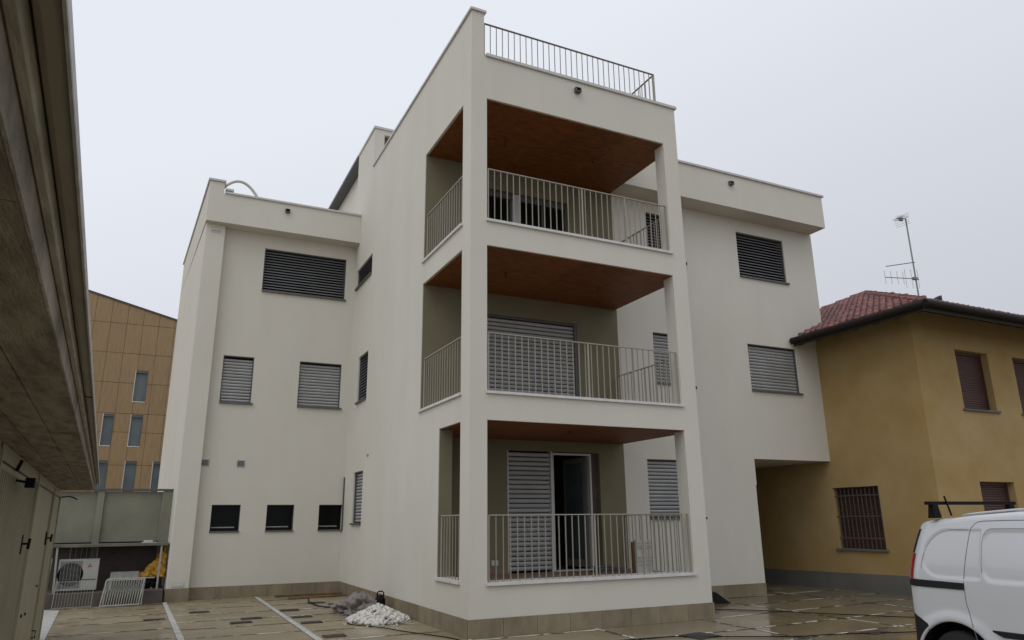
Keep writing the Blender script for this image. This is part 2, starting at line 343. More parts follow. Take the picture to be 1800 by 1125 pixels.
# left wing
wall(W, LW, -3.30, 0, 0, 8.69, .3, [(-2.31, -.24, 7.20, 8.32), (-3.04, -2.34, 4.36, 5.48), (-1.26, -.22, 4.36, 5.48), (-2.98, -2.36, 1.43, 2.01), (-1.78, -1.16, 1.43, 2.01), (-.58, -.012, 1.43, 2.01)])
a, b = G(-4.1465, 7.66 + .19, 0), G(-4.1465, 14.6, 0)       # side wall follows the skewed plot line
a = Vector((-3.76, 7.66, 0)); b = a + GD * 6.85
W.prism([(-3.75, 7.88), (-3.745, 7.86), (-3.725, 7.85), (-3.30, 7.85), (-3.30, 8.35), (-3.45, 8.35)] + [(b.x + .3, b.y), (b.x, b.y)], 0, 8.69)
W.prism([(a.x, a.y), (0 - .001, 7.66), (-.001, 8.049), (-.001, 8.35), (-3.3, 8.352), (-3.44, 8.36), (b.x + .3, b.y), (b.x, b.y)], 8.691, 9.45)
W.prism([(a.x, a.y), (-3.42, 7.66), (-3.42, 8.0), (b.x + .3, b.y), (b.x, b.y)], 9.45, 9.74)
W.prism([(b.x, b.y), (0, b.y), (0, b.y - .3), (b.x + .3, b.y - .3)], 0, 8.69)
W.prism([(-3.43, 8.36), (-.001, 8.36), (-.001, 14.2), (-3.75, 14.2)], 8.9, 9.1)
W.build('wall', 'plaster', B)
# olive rear wall of the loggias
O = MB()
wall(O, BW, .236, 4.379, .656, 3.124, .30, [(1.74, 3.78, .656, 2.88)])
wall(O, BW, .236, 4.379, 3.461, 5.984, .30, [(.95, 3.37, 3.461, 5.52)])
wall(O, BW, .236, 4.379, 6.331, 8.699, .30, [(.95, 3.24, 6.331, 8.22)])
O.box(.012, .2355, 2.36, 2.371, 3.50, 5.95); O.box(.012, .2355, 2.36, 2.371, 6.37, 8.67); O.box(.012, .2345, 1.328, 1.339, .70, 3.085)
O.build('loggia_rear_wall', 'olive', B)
# timber ceilings
for fl, sl_, c in LV:
    for_t = MB(); n = 4
    for i in range(n):
        for j in range(2):
            x0 = .045 + i * (4.285 / n); y0 = .045 + j * 1.156
            for_t.box(x0, x0 + 4.285 / n - .003, y0, y0 + 1.153, c - .012, c + .028)
    for_t.build('timber_ceiling', 'timber', B)
    ft = MB(); ft.box(.24, 4.37, .40, 2.355, fl, fl + .012); ft.build('balcony_floor', 'floor_tile', B)
for x0, x1 in ((.29, 1.73), (3.80, 4.37)): sk = MB(); sk.box(x0, x1, 2.345, 2.358, .672, .76); sk.build('skirting', 'floor_tile', B)
# plinth tiles
def tiles(fr, u0, u1, z1=.252, step=.553):
    P = MB(); fbox(P, fr, u0, u1, .0005, .006, 0.001, z1 - .004); pl = P.build('plinth', 'joint', B); P = MB()
    n = max(1, round((u1 - u0) / step)); d = (u1 - u0) / n
    for i in range(n): fbox(P, fr, u0 + i * d + .0025, u0 + (i + 1) * d - .0025, .007, .02, .002, z1)
    P.build('plinth_tiles', 'plinth', pl)
tiles(FF, -.02, 4.40); tiles(FL, .0, 8.03); tiles(RW, 4.40, 7.87); tiles(LW, -3.28, -.022)
PF = frame((0, 7.85, 0), (1, 0, 0), (0, -1, 0)); tiles(PF, -3.755, -3.28, .262)
SF = frame((-3.75, 7.87, 0), tuple(GD), tuple(-GN)); tiles(SF, 0, 6.6, .262)
# copings
CP = MB(); o = .035
CP.box(-o, .27, -o, 6.55, 10.38, 10.425); CP.box(-o + .004, .266, -o + .004, 6.545, 10.35, 10.378) if False else None
CP.box(.271, 4.42, -o, .40, 9.50, 9.555); CP.box(4.08, 4.42, .401, 6.5, 9.50, 9.555)
CP.box(-.03, 3.64, 6.53, 8.27, 11.50, 11.56); ED = MB(); ED.box(-.03, 3.64, 8.271, 13.45, 11.47, 11.56); ED.build('roof_edge', 'frame', B)
CP.box(4.381, 10.60, 1.82, 2.42, 9.57, 9.62)
CP.box(10.4, 10.60, 2.42, 13.4, 9.57, 9.62)
CP.prism([(-3.40, 7.62), (-.002, 7.62), (-.002, 7.97), (-3.40, 7.97)], 9.45, 9.495)
CP.prism([(a.x - .035, a.y - .04), (-3.395, 7.62), (-3.395, 8.0), (b.x + .32, b.y), (b.x - .035, b.y + .03)], 9.741, 9.79)
CP.box(-3.394, -3.20, 7.66, 7.90, 9.55, 9.60)
CP.build('coping', 'coping', B)
dr = MB()                                           # thin dark board under the recessed roof edge
dr.box(-.01, .06, 8.275, 13.44, 11.44, 11.468); dr.build('roof_edge', 'frame', B)
# balcony sills
for fl, zt, c in LV:
    s_ = MB(); s_.box(.272, 4.075, -.04, .385, zt - .042, zt); s_.build('balcony_sill', 'stone', B)
for y0, y1, zt in ((.34, 1.365, .70), (.34, 2.395, 3.50), (.34, 2.395, 6.37)):
    s_ = MB(); s_.box(-.04, .27, y0, y1, zt, zt + .042); s_.build('balcony_sill', 'stone', B)
# ---- railings: handrail part with its balusters as sub-parts
bal = MB(); bal.bar((0, 0, 0), (0, 0, .94), .0068, .0068); BM = None
rest = MB(); count = 0
for k, (fl, zt, c) in enumerate(LV):
    zt += .002
    h = MB(); h.box(.33, 4.035, .045, .075, zt + .935, zt + .95)
    for x in (.336, 4.028, 2.18, 3.10): h.box(x - .010, x + .010, .047, .073, zt, zt + .934)
    hr = h.build('railing', 'rail', B)
    n = 31
    for i in range(1, n):
        x = .336 + i * (4.028 - .336) / n
        if abs(x - 2.18) < .02 or abs(x - 3.10) < .02: continue
        if BM is None:
            o1 = bal.build('baluster', 'balp', hr); BM = o1.data; bo = o1
            for vtx in BM.vertices: pass
            o1.location = Vector((x, .06, zt)) * S
        else:
            o1 = bpy.data.objects.new('baluster', BM); col.objects.link(o1); o1.parent = hr; o1.location = Vector((x, .06, zt)) * S
        count += 1
def rest_rail(p, q, z, h=.95, pitch=.119, m='rail', tmat=None):
    p, q = Vector(p), Vector(q); d = q - p; n = round(d.length / pitch)
    t = MB(); t.bar((p.x, p.y, z + h - .008), (q.x, q.y, z + h - .008), .016, .008)
    for e in (p, q): t_ = MB(); t_.bar((e.x, e.y, z), (e.x, e.y, z + h - .017), .010, .010); t_.build('railing_post', m, B)
    t.build('railing', tmat or m, B)
    for i in range(1, n):
        c_ = p + d * i / n; rest.bar((c_.x, c_.y, z), (c_.x, c_.y, z + h - .016), .0062, .0062)
rest_rail((.055, .42), (.055, 1.30), .742); rest_rail((.055, .42), (.055, 2.33), 3.542); rest_rail((.055, .42), (.055, 2.33), 6.412)
for fl, zt, c in LV: rest_rail((4.31, .32), (4.31, 2.33), fl + .0, .95 + (zt - fl))
rest_rail((.26, .05), (3.97, .05), 9.556, .66, tmat='rail_top'); rest_rail((3.97, .09), (3.97, 3.6), 9.556, .66, tmat='rail_top')
rb = rest.build('baluster', 'balp', B); rb['kind'] = 'stuff'
# ---- windows
SW = shutter_window
SW(B, LW, -2.31, -.24, 7.20, 8.32, .072, 'open', slat='alu_d', over=(0, .03))
SW(B, LW, -3.04, -2.34, 4.36, 5.48, .074, head=.03)
SW(B, LW, -1.26, -.22, 4.36, 5.48, .074, head=.02)
SW(B, FL, 6.28, 7.80, 7.43, 7.94, .07, 'open', slat='alu_d', over=(.0, .0))
SW(B, FL, 6.28, 7.18, 4.37, 5.50, .074, 'open', over=(.0, .0), slat='alu_d')
SW(B, FL, 6.28, 7.13, 1.57, 2.72, .074, over=(.0, .0))
SW(B, RW, 8.01, 9.55, 7.25, 8.39, .074, 'open', slat='alu_d')
SW(B, RW, 8.03, 9.57, 4.46, 5.56, .074, slat='alu')
SW(B, RW, 5.31, 6.05, 4.44, 5.56, .074); SW(B, RW, 5.30, 6.00, 7.28, 8.42, .074, 'open', slat='alu_d'); SW(B, RW, 4.96, 5.85, 1.62, 2.80, .074)
for u0, u1 in ((-2.98, -2.36), (-1.78, -1.16), (-.58, -.012)):
    p = MB(); fbox(p, LW, u0, u1, -.20, -.16, 1.43, 2.01); w_ = p.build('window', 'glass', B, label=None) if False else p.build('window', 'glass', B)
    f = MB(); t = .012
    fbox(f, LW, u0, u0 + .01, -.158, -.03, 1.43, 2.01); fbox(f, LW, u1 - .01, u1, -.158, -.03, 1.43, 2.01) if u1 < -.1 else None
    fbox(f, LW, u0 + .01, u1 - .01, -.158, -.03, 1.995, 2.01); f.build('frame', 'frame', w_)
    f = MB(); fbox(f, LW, u0 + .03, u1 - .09, -.158, -.148, 1.50, 1.522); f.build('bottom_rail', 'galv', w_)
    s_ = MB(); fbox(s_, LW, u0 - .01, min(u1 + .01, -.002), -.155, .03, 1.40, 1.432); s_.build('sill', 'sill_d', w_)
vs_ = MB(); vs_.box(-.03, -.0005, 7.98, 8.02, 1.40, 2.66); vs_.build('corner_trim', 'frame', B)
vp = MB(); vp.box(-.24, -.001, 8.0, 8.048, 2.03, 2.64); 
# ground-floor loggia: roller shutter, sliding frame and dark room behind
w_ = MB(); fbox(w_, BW, 1.745, 2.69, -.25, -.2, .66, 2.88); gw = w_.build('window', 'glass', B, label='half-open balcony door with its roller shutter down')
slats(BW, 1.77, 2.665, .70, 2.86, .088, .05, 'roll').build('shutter', 'alu', gw)
fb = MB(); fbox(fb, BW, 1.742, 1.765, -.15, .0, .672, 2.878); fbox(fb, BW, 2.668, 2.70, -.15, .004, .672, 2.878); fb.build('frame', 'frame_w', gw)
dn = MB(); fbox(dn, BW, 2.71, 2.745, -.13, -.02, .69, 2.86); fbox(dn, BW, 3.56, 3.595, -.13, -.02, .69, 2.86); fbox(dn, BW, 2.745, 3.56, -.13, -.02, 2.825, 2.86); fbox(dn, BW, 2.71, 3.595, -.14, .01, .66, .689)
dd = dn.build('door', 'frame_w', B)
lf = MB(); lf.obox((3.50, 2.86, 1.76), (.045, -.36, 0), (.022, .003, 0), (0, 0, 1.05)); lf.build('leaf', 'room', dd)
lg = MB(); lg.obox((3.474, 2.86, 1.78), (.034, -.27, 0), (.004, .001, 0), (0, 0, .92)); lg.build('pane', 'fwin', dd)
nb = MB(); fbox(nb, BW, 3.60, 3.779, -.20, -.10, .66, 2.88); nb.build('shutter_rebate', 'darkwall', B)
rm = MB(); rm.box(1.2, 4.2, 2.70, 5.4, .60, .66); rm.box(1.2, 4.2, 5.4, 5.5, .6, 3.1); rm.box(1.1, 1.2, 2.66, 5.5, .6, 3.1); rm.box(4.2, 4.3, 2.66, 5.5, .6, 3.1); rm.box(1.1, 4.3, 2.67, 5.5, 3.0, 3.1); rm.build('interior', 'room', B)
sk = MB()
for dx in (0, .075): fbox(sk, BW, 1.405 + dx, 1.465 + dx, .001, .012, .82, .91)
sk.build('socket_plate', 'frame_w', B)
# first-floor loggia shutter
w_ = MB(); fbox(w_, BW, .95, 3.37, -.26, -.2, 3.48, 5.52); fw = w_.build('window', 'glass', B)
slats(BW, .98, 3.30, 3.50, 5.47, .082, .07, 'roll').build('shutter', 'alu', fw)
f = MB(); fbox(f, BW, 3.302, 3.369, -.19, -.01, 3.475, 5.519); fbox(f, BW, .951, 3.302, -.19, -.03, 5.475, 5.519); f.build('frame', 'frame', fw)
# top loggia glazing
w_ = MB(); fbox(w_, BW, .951, 1.95, -.2, -.16, 6.35, 8.219); w_.build('window', 'glass', B); w_ = MB(); fbox(w_, BW, 2.12, 3.239, -.2, -.16, 6.35, 8.219); gw = w_.build('window', 'glass', B)
f = MB(); fbox(f, BW, 1.95, 2.12, -.2, -.05, 6.345, 8.219); f.build('mullion', 'frame_w', gw)
f = MB()
for x0, x1 in ((.951, .99), (1.91, 1.949), (2.121, 2.16), (2.66, 2.70), (3.20, 3.239)): fbox(f, BW, x0, x1, -.158, -.11, 6.35, 8.10)
for x0, x1 in ((.951, 1.949), (2.121, 3.239)): fbox(f, BW, x0, x1, -.158, -.08, 8.10, 8.219)
f.build('frame', 'frame', gw)
# rooftop window
f = MB(); f.box(.256, .99, 6.66, 6.70, 10.41, 11.35); f.build('window', 'pane_r', B, label='reddish shuttered window of the rooftop stair block')
# rainwater spouts, vents, wires
for fr, u, z in ((FF, 2.12, 9.30), (frame((0, 7.66, 0), (1, 0, 0), (0, -1, 0)), -1.89, 9.245), (frame((0, 1.86, 0), (1, 0, 0), (0, -1, 0)), 7.48, 9.33)):
    f = MB(); fbox(f, fr, u - .055, u + .055, .001, .09, z - .045, z - .03); fbox(f, fr, u - .055, u - .043, .001, .085, z - .03, z + .04); fbox(f, fr, u + .043, u + .055, .001, .085, z - .03, z + .04); fbox(f, fr, u - .055, u + .055, .001, .07, z + .04, z + .052)
    sp = f.build('rain_spout', 'frame', B)
    f = MB(); fbox(f, fr, u - .042, u + .042, .002, .01, z - .029, z + .039); f.build('spout_hole', 'dark', sp)
def vent(fr, u0, u1, z0, z1, cells, m='alu', dark='frame', hori=False):
    f = MB(); fbox(f, fr, u0, u1, .001, .012, z0, z1); v = f.build('vent', m, B); f = MB(); n = cells; d = (u1 - u0 - .03) / n
    for i in range(n):
        x = u0 + .015 + i * d
        if hori:
            for k in range(7): zz = z0 + .018 + k * (z1 - z0 - .03) / 7; fbox(f, fr, x, x + d - .004, .013, .016, zz, zz + (z1 - z0) * .075)
        else: fbox(f, fr, x + .01, x + d - .01, .013, .016, z0 + .03, z1 - .03)
    f.build('vent_slots', dark, v)
vent(LW, -3.298, -3.12, 2.865, 3.02, 1, hori=True); vent(LW, -2.53, -2.35, 2.86, 3.02, 1, hori=True)
vent(PF, -3.63, -3.40, 8.47, 8.55, 3, 'frame_w', 'alu_d'); vent(PF, -3.64, -3.40, .29, .39, 3, 'frame_w', 'stone')
f = MB(); f.tube([(-.001, 5.9, 3.03), (-.03, 5.9, 3.03)], .035, 12); f.build('vent_cap', 'galv', B)
for x, y, z, l in ((1.11, 1.06, 5.952, .14), (3.11, 1.12, 5.952, .1), (1.11, 1.04, 8.672, .22), (3.07, 1.06, 8.672, .15), (2.12, .70, 3.092, .07)):
    f = MB(); f.tube([(x, y, z + .01), (x + .004, y, z - l * .6), (x + .02, y, z - l)], .004, 6); f.tube([(x + .03, y, z + .01), (x + .034, y, z - l * .3), (x + .022, y, z - l * .95)], .004, 6); f.build('ceiling_wire', 'black', B)
for x, z0, z1 in ((4.386, 6.6, 9.0),):
    pass
for pz in ((5.95 + .35, 6.35), (3.1, 3.6)):
    pass
# drip chains seen along the junction of tower and right wing
for z0, z1 in ((7.33, 8.70), (4.42, 5.60)):
    f = MB(); f.tube([(6.36, 2.37, z1), (6.37, 2.37, z0)], .006, 6); f.box(6.35, 6.39, 2.34, 2.378, z0 - .06, z0 + .0); f.build('wall_cable', 'black', B)
f = MB(); f.tube([(6.37, 2.378, 1.62), (6.37, 2.33, 1.60)], .022, 8); f.build('wall_hook', 'black', B)
# conduit on the flat roof
f = MB(); f.tube([(-3.42 + .88 * t_, 7.86, 9.93 - 1.4 * (t_ - .4) ** 2) for t_ in [i / 14 for i in range(15)]], .035, 10)
f.build('roof_conduit', 'pale', None, True, label='bent cream conduit arching over the roof edge of the left wing', cat='pipe')

# ------------------------------------------------------------------ ground
g = MB(); g.add([(-150, -150, 0), (150, -150, 0), (150, 150, 0), (-150, 150, 0)], [(0, 1, 2, 3)]); g.build('ground', 'ground', None, fix=False, loc=(0, 0, 0), kind='structure')
J = MB()
def joint(p, q, w_=.026):
    p, q = Vector((p[0], p[1], 0)), Vector((q[0], q[1], 0)); d = q - p; n = max(2, int(d.length / .05)); x = Vector((-d.y, d.x, 0)).normalized(); vs = []
    for i in range(n + 1):
        c_ = p + d * i / n; a_ = w_ * (.75 + 1.1 * noise.noise(c_ * 3.1) ** 2 * 2 + .35 * abs(noise.noise(c_ * 17)))
        off = .006 * noise.noise(c_ * 5)
        vs += [c_ + x * (off + a_) + Vector((0, 0, .004)), c_ + x * (off - a_) + Vector((0, 0, .004))]
    J.add(vs, [(2 * i, 2 * i + 1, 2 * i + 3, 2 * i + 2) for i in range(n)])
for y in (-2.1, -1.05, 0., 1.15, 2.25, 3.36, 4.57, 5.6, 6.6, 7.4): joint((-5.6, y - .06), (-3.68, y + .02), .026)
for y in (-2.2, -1.15, -.15, .87, 2.03, 3.05, 4.03, 5.03, 6.06, 7.0): joint((-3.62, y + .02), (-1.93, y), .026)
for y in (.88, 1.92, 2.95, 4.0, 5.0, 6.0, 7.0): joint((-1.87, y - .02), (-.03, y + .02), .026)
for y in (-.15, -1.17, -2.2): joint((-1.87, y), (2.03, y + .02), .026)
joint((2.08, -.03), (2.02, -3.4)); joint((0, -.03), (0, -3.4), .024)
sk_ = lambda x, y: (x, y + .065 * max(0, x - 3.9))
for k, y in enumerate((-4.3, -3.25, -2.2, -1.17)): joint((2.05, y - .02), (4.1, y)); 
for y in (-4.3, -3.25, -2.2, -1.17, -.02, 1.02, 2.1): joint((4.1 if y < .5 else 6.1, sk_(4.1 if y < .5 else 6.1, y)[1]), (10.2, sk_(10.2, y)[1]), .024)
for x in (4.08, 6.22, 8.45): joint((x - .12, -4.5), (x + .07 if x > 5 else 4.13, .05 if x < 5 else 2.9), .024)
for y in (3.3, 4.4, 5.5): joint((7.9, y), (10.2, y + .2), .008)
J.build('paving_joint', 'eff', None, fix=False, loc=(0, 0, 0), kind='structure')
def flat(name, pts, m, z=.008, **k):
    q = MB(); q.add([(x, y, z) for x, y in pts], [tuple(range(len(pts)))]); return q.build(name, m, None, fix=False, **k)
flat('pavement_line', [(-3.79, 7.80), (-3.71, 7.80), (-3.50, -1.0), (-3.60, -1.0)], 'strip', kind='structure')
flat('pavement_line', [(-1.93, 7.95), (-1.85, 7.95), (-1.82, 0.0), (-1.92, 0.0)], 'strip', kind='structure')
q0, q1, q2, q3 = G(-5.60, 7.7, 0), G(-5.225, 7.5, 0), G(-5.225, -2, 0), G(-5.60, -2, 0)
flat('gutter_strip', [(q.x, q.y) for q in (q0, q3, q2, q1)][::1], 'strip', kind='structure')
# drain covers
def drain(cx, cy, lx, ly, m='grate', label='', rot=0., n=9):
    mb = MB(); ca, sa = math.cos(rot), math.sin(rot); X = Vector((ca, sa, 0)); Y = Vector((-sa, ca, 0)); c_ = Vector((cx, cy, .010))
    for e in (-1, 1): mb.obox(c_ + Y * e * (ly - .012), X * lx, Y * .012, (0, 0, .006)); mb.obox(c_ + X * e * (lx - .012), X * .012, Y * (ly - .024), (0, 0, .0055))
    for i in range(n): mb.obox(c_ + X * (-lx + .03 + (2 * lx - .06) * (i + .5) / n), X * (lx - .03) / n * .62, Y * (ly - .026), (0, 0, .005))
    mb.obox(c_ - Vector((0, 0, .0045)), X * (lx - .02), Y * (ly - .02), (0, 0, .0012))
    mb.build('drain_cover', m, None, label=label, cat='drain cover', group='drain covers set in the paving', loc=(cx, cy, 0))
for cx, cy, l in ((-3.19, 5.45, 'iron drain cover left of the second pavement line, nearest the pilaster'), (-2.43, 3.98, 'dark drain cover between the pavement lines, farther of the overlapping pair'),
                  (-2.65, 3.50, 'dark drain cover between the pavement lines, nearer of the overlapping pair'), (-1.64, 4.90, 'drain cover just right of the long pavement line, farthest in its row'),
                  (-1.62, 3.74, 'drain cover just right of the long pavement line, second in its row'), (-1.61, 2.90, 'drain cover just right of the long pavement line, third in its row'),
                  (-.94, 5.95, 'drain cover between the timber plank and the grey sack, left one'), (-.61, 5.50, 'drain cover between the timber plank and the grey sack, right one'),
                  (-3.95, 4.68, 'drain cover left of the first pavement line, in front of the galvanised barrier')):
    drain(cx, cy, .17, .10 if cx > -3.9 else .06, 'grate', l)
drain(-1.60, 1.24, .16, .11, 'grate_r', 'rusty drain cover nearest the camera beside the long pavement line')
drain(2.96, -1.36, .22, .20, 'grate', 'large black drain grate in the paving before the building corner', R(10))
drain(5.32, -2.33, .19, .11, 'grate_r', 'rusty reddish drain cover in wet paving beside the van', R(5))

# cables
def cable(pts, r, label, m='black'):
    P3 = [Vector((x, y, r + .006)) for x, y in pts]; out = []
    for i in range(len(P3) - 1):
        p0, p1, p2, p3 = P3[max(i - 1, 0)], P3[i], P3[i + 1], P3[min(i + 2, len(P3) - 1)]
        for t_ in [k / 6 for k in range(6)]: out.append(.5 * ((2 * p1) + (p2 - p0) * t_ + (2 * p0 - 5 * p1 + 4 * p2 - p3) * t_ ** 2 + (3 * p1 - p0 - 3 * p2 + p3) * t_ ** 3))
    out.append(P3[-1]); f = MB(); f.tube(out, r, 6); f.build('cable', m, None, True, label=label, cat='cable')
cable([(-.98, 2.75), (-1.12, 2.45), (-1.03, 2.10), (-.79, 1.72), (-.59, 1.12), (-.39, .64), (-.21, .19), (-.10, -.3), (.3, -1.0), (1.2, -1.15), (2.53, -1.27), (3.14, -1.61), (4.05, -2.1), (4.61, -2.2), (5.23, -2.41), (5.77, -2.6), (7.5, -3.1)], .0075, 'black cable trailing from the white pebbles round the building corner')
cable([(4.44, 2.2), (4.46, 1.4), (5.17, .9), (5.87, .18), (6.33, -.5), (6.69, -.95), (7.13, -1.53), (8.2, -2.6)], .008, 'black cable crossing the wet paving between the right wing and the van')
cable([(-.95, 6.75), (-1.05, 6.1), (-1.05, 5.4), (-.97, 5.0), (-.7, 4.75), (-.4, 4.3)], .012, 'dark hose lying between the timber plank and the grey sack')

# timber in the corner
f = MB(); f.obox((-.68, 7.10, .018), (.62, .04, 0), (-.02, .10, 0), (0, 0, .010)); f.obox((-.78, 7.62, .025), (.74, -.02, 0), (0, .05, 0), (0, 0, .018)); f.build('timber_plank', 'plank', None, label='rust-coloured timber plank lying along the foot of the left wing', cat='plank')

# pebbles
f = MB()
ico_v = []; 
def blob(c_, rx, ry, rz, n=5, seedv=0):
    vs = []; fs = []; k = 7; rot = Matrix.Rotation(random.random() * 6, 3, 'Z') @ Matrix.Rotation(random.uniform(-.5, .5), 3, 'X')
    vs.append(Vector((0, 0, -1)))
    for i in range(1, n):
        ph = -math.pi / 2 + math.pi * i / n
        for j in range(k): a_ = 2 * math.pi * j / k; vs.append(Vector((math.cos(ph) * math.cos(a_), math.cos(ph) * math.sin(a_), math.sin(ph))))
    vs.append(Vector((0, 0, 1)))
    for j in range(k): fs.append((0, 1 + (j + 1) % k, 1 + j)); fs.append((len(vs) - 1, 1 + (n - 2) * k + j, 1 + (n - 2) * k + (j + 1) % k))
    for i in range(n - 2):
        for j in range(k): fs.append((1 + i * k + j, 1 + i * k + (j + 1) % k, 1 + (i + 1) * k + (j + 1) % k, 1 + (i + 1) * k + j))
    out = []
    for v in vs:
        q = Vector((v.x * rx, v.y * ry, v.z * rz)) * (1 + .18 * noise.noise(v * 1.3 + Vector((seedv, 0, 0)))); out.append(rot @ q + Vector(c_))
    f.add(out, fs)
for i in range(760):
    r_ = math.sqrt(random.random()); a_ = random.random() * 2 * math.pi; hh = (1 - r_) ** .9 * .24
    x = -.56 + r_ * .50 * math.cos(a_); y = 2.62 + r_ * .62 * math.sin(a_)
    if x > -.05: continue
    z = hh * random.uniform(.80, 1.0) + .015; s_ = random.choice((random.uniform(.016, .03), random.uniform(.028, .056)))
    blob((x, y, z), s_, s_ * random.uniform(.7, 1), s_ * random.uniform(.55, .8), 5, i)
f.add([(-.56, 2.62, .19)] + [(min(-.06, -.56 + .46 * math.cos(k * math.pi / 12)), 2.62 + .57 * math.sin(k * math.pi / 12), .005) for k in range(24)], [(0, 1 + k, 1 + (k + 1) % 24) for k in range(24)])
for i in range(90):
    a_ = random.random() * 6.28; rr = random.uniform(.95, 1.45); x = -.56 + .5 * rr * math.cos(a_); y = 2.62 + .62 * rr * math.sin(a_)
    if x < -.05: s_ = random.uniform(.006, .018); blob((x, y, s_ * .7), s_, s_, s_ * .7, 5, i)
pb = f.build('pebbles', 'pebble', None, True, label='heap of white pebbles against the plinth', cat='pebbles', kind='stuff')
# grey sack
def lump(name, c_, rad, m, amp, seedv, par=None, **k):
    mb = MB(); n, kk = 60, 110; vs = []; fs = []
    for i in range(n + 1):
        ph = -math.pi / 2 + math.pi * i / n
        for j in range(kk):
            a_ = 2 * math.pi * j / kk; d = Vector((math.cos(ph) * math.cos(a_), math.cos(ph) * math.sin(a_), math.sin(ph)))
            wv = Vector((noise.noise(d * 2 + Vector((seedv, 5, 0))), noise.noise(d * 2 + Vector((0, seedv, 9))), 0)) * .5
            fo = 1 + amp * noise.noise(d * 1.6 + Vector((seedv, 0, 0))) + amp * .75 * (.45 - abs(noise.noise(Vector((d.x * 2.2, d.y * 2.2, d.z * .8)) * 1.3 + wv * 2 + Vector((0, seedv, 0))) * 2.4)) + amp * .16 * (.3 - abs(noise.noise(Vector((d.x * 5, d.y * 5, d.z * 2)) + wv * 4) * 2))
            q = Vector((d.x * rad[0], d.y * rad[1], d.z * rad[2])) * fo + Vector(c_); q.z = max(q.z, .006 + .004 * noise.noise(q * 9)); vs.append(q)
    for i in range(n):
        for j in range(kk): fs.append((i * kk + j, i * kk + (j + 1) % kk, (i + 1) * kk + (j + 1) % kk, (i + 1) * kk + j))
    mb.add(vs, fs); return mb.build(name, m, par, True, **k)
lump('cloth_sack', (-.58, 3.95, .03), (.38, .55, .25), 'sack', .42, 3.3, label='crumpled grey cloth sack slumped beside the white pebbles', cat='sack')
# black can
f = MB(); c0 = Vector((-.22, 3.75, 0))
f.tube([c0 + Vector((0, 0, z)) for z in (.006, .02, .22, .27, .30)], .1, 16, [.088, .095, .095, .07, .03])
cn = f.build('plastic_can', 'black', None, True, label='black plastic can with a loop handle behind the grey sack', cat='can', loc=tuple(c0))
f = MB(); f.tube([c0 + Vector((-.055, 0, .25)), c0 + Vector((-.06, 0, .33)), c0 + Vector((-.03, 0, .36)), c0 + Vector((.04, 0, .36)), c0 + Vector((.065, 0, .33)), c0 + Vector((.06, 0, .25))], .013, 8); f.build('handle', 'black', cn, True)
# black wedge
f = MB(); f.add([(5.4, 1.66, .006), (6.17, 1.60, .006), (6.42, 2.25, .006), (5.5, 2.33, .006), (5.4, 1.72, .21), (5.93, 1.70, .20), (6.15, 2.25, .20), (5.5, 2.33, .21)], [(0, 3, 2, 1), (4, 5, 6, 7), (0, 1, 5, 4), (1, 2, 6, 5), (2, 3, 7, 6), (3, 0, 4, 7)])
f.build('rubber_ramp', 'black', None, label='black rubber ramp wedge against the plinth behind the building corner', cat='ramp')
# things on the ground-floor balcony
T = empty('tile_pack', (3.88, 1.10, .672), label='pale wrapped pack of tiles standing behind the ground-floor balcony railing', cat='tile pack')
f = MB(); f.box(3.72, 4.06, 1.17, 1.24, .672, 1.235); f.build('tiles', 'white', T)
f = MB()
for z in (.80, .86, .92, 1.08, 1.12, 1.17): f.box(3.725, 4.055, 1.164, 1.169, z, z + .018)
f.build('straps', 'galv', T)
f = MB(); f.box(3.675, 3.715, 1.20, 1.30, .672, 1.20); f.build('timber_board', 'plank', None, label='dark timber board upright beside the tile pack on the balcony', cat='board')
f = MB(); f.box(3.2, 3.72, 1.55, 1.9, .675, .70); f.obox((3.45, 1.7, .73), (.25, .03, 0), (-.02, .1, 0), (0, 0, .02)); f.obox((3.35, 1.75, .77), (.17, -.03, 0), (.01, .07, 0), (0, 0, .012)); f.build('offcut_pile', 'frame', None, label='low pile of dark offcuts on the ground-floor balcony floor', cat='offcuts')
for z, x in ((3.50, 4.0), (6.37, 4.15)):
    f = MB(); f.box(x - .05, x + .06, .8, 1.0, z - .015, z + .14); f.obox((x - .01, .9, z + .16), (.05, .02, 0), (-.02, .07, 0), (.01, 0, .02)); f.build('brick_stub', 'plank', None, label='small brown box on the %s balcony floor by the right pillar' % ('first-floor' if z < 5 else 'top'), cat='box')

# ------------------------------------------------------------------ yellow house
Y = empty('yellow_house', (10.28, -.2, 0), label='older ochre-yellow house with hipped red tile roof and dark eaves on the right', cat='house')
YL = frame((10.28, 0, 0), (0, 1, 0), (-1, 0, 0)); YF = frame((0, -.2, 0), (1, 0, 0), (0, -1, 0))
f = MB(); wall(f, YL, .101, 9.6, 0, 6.10, .3, [(1.18, 2.42, .90, 2.26)])
wall(f, YF, 10.28, 21, 0, 6.10, .3, [(11.64, 12.80, 3.86, 5.20), (13.75, 14.9, 3.86, 5.20), (11.70, 12.90, .9, 2.30), (13.85, 15.0, .9, 2.3)]); f.build('wall', 'yellow', Y)
f = MB(); fbox(f, YL, -.205, 8.98, .0015, .006, 0, .30); fbox(f, YF, 10.275, 21, .0015, .006, 0, .40)
f.v = [Vector((p.x, p.y, p.z if p.z < .1 else (.40 if p.y < 0 else .28))) for p in f.v]; f.build('painted_band', 'band', Y)
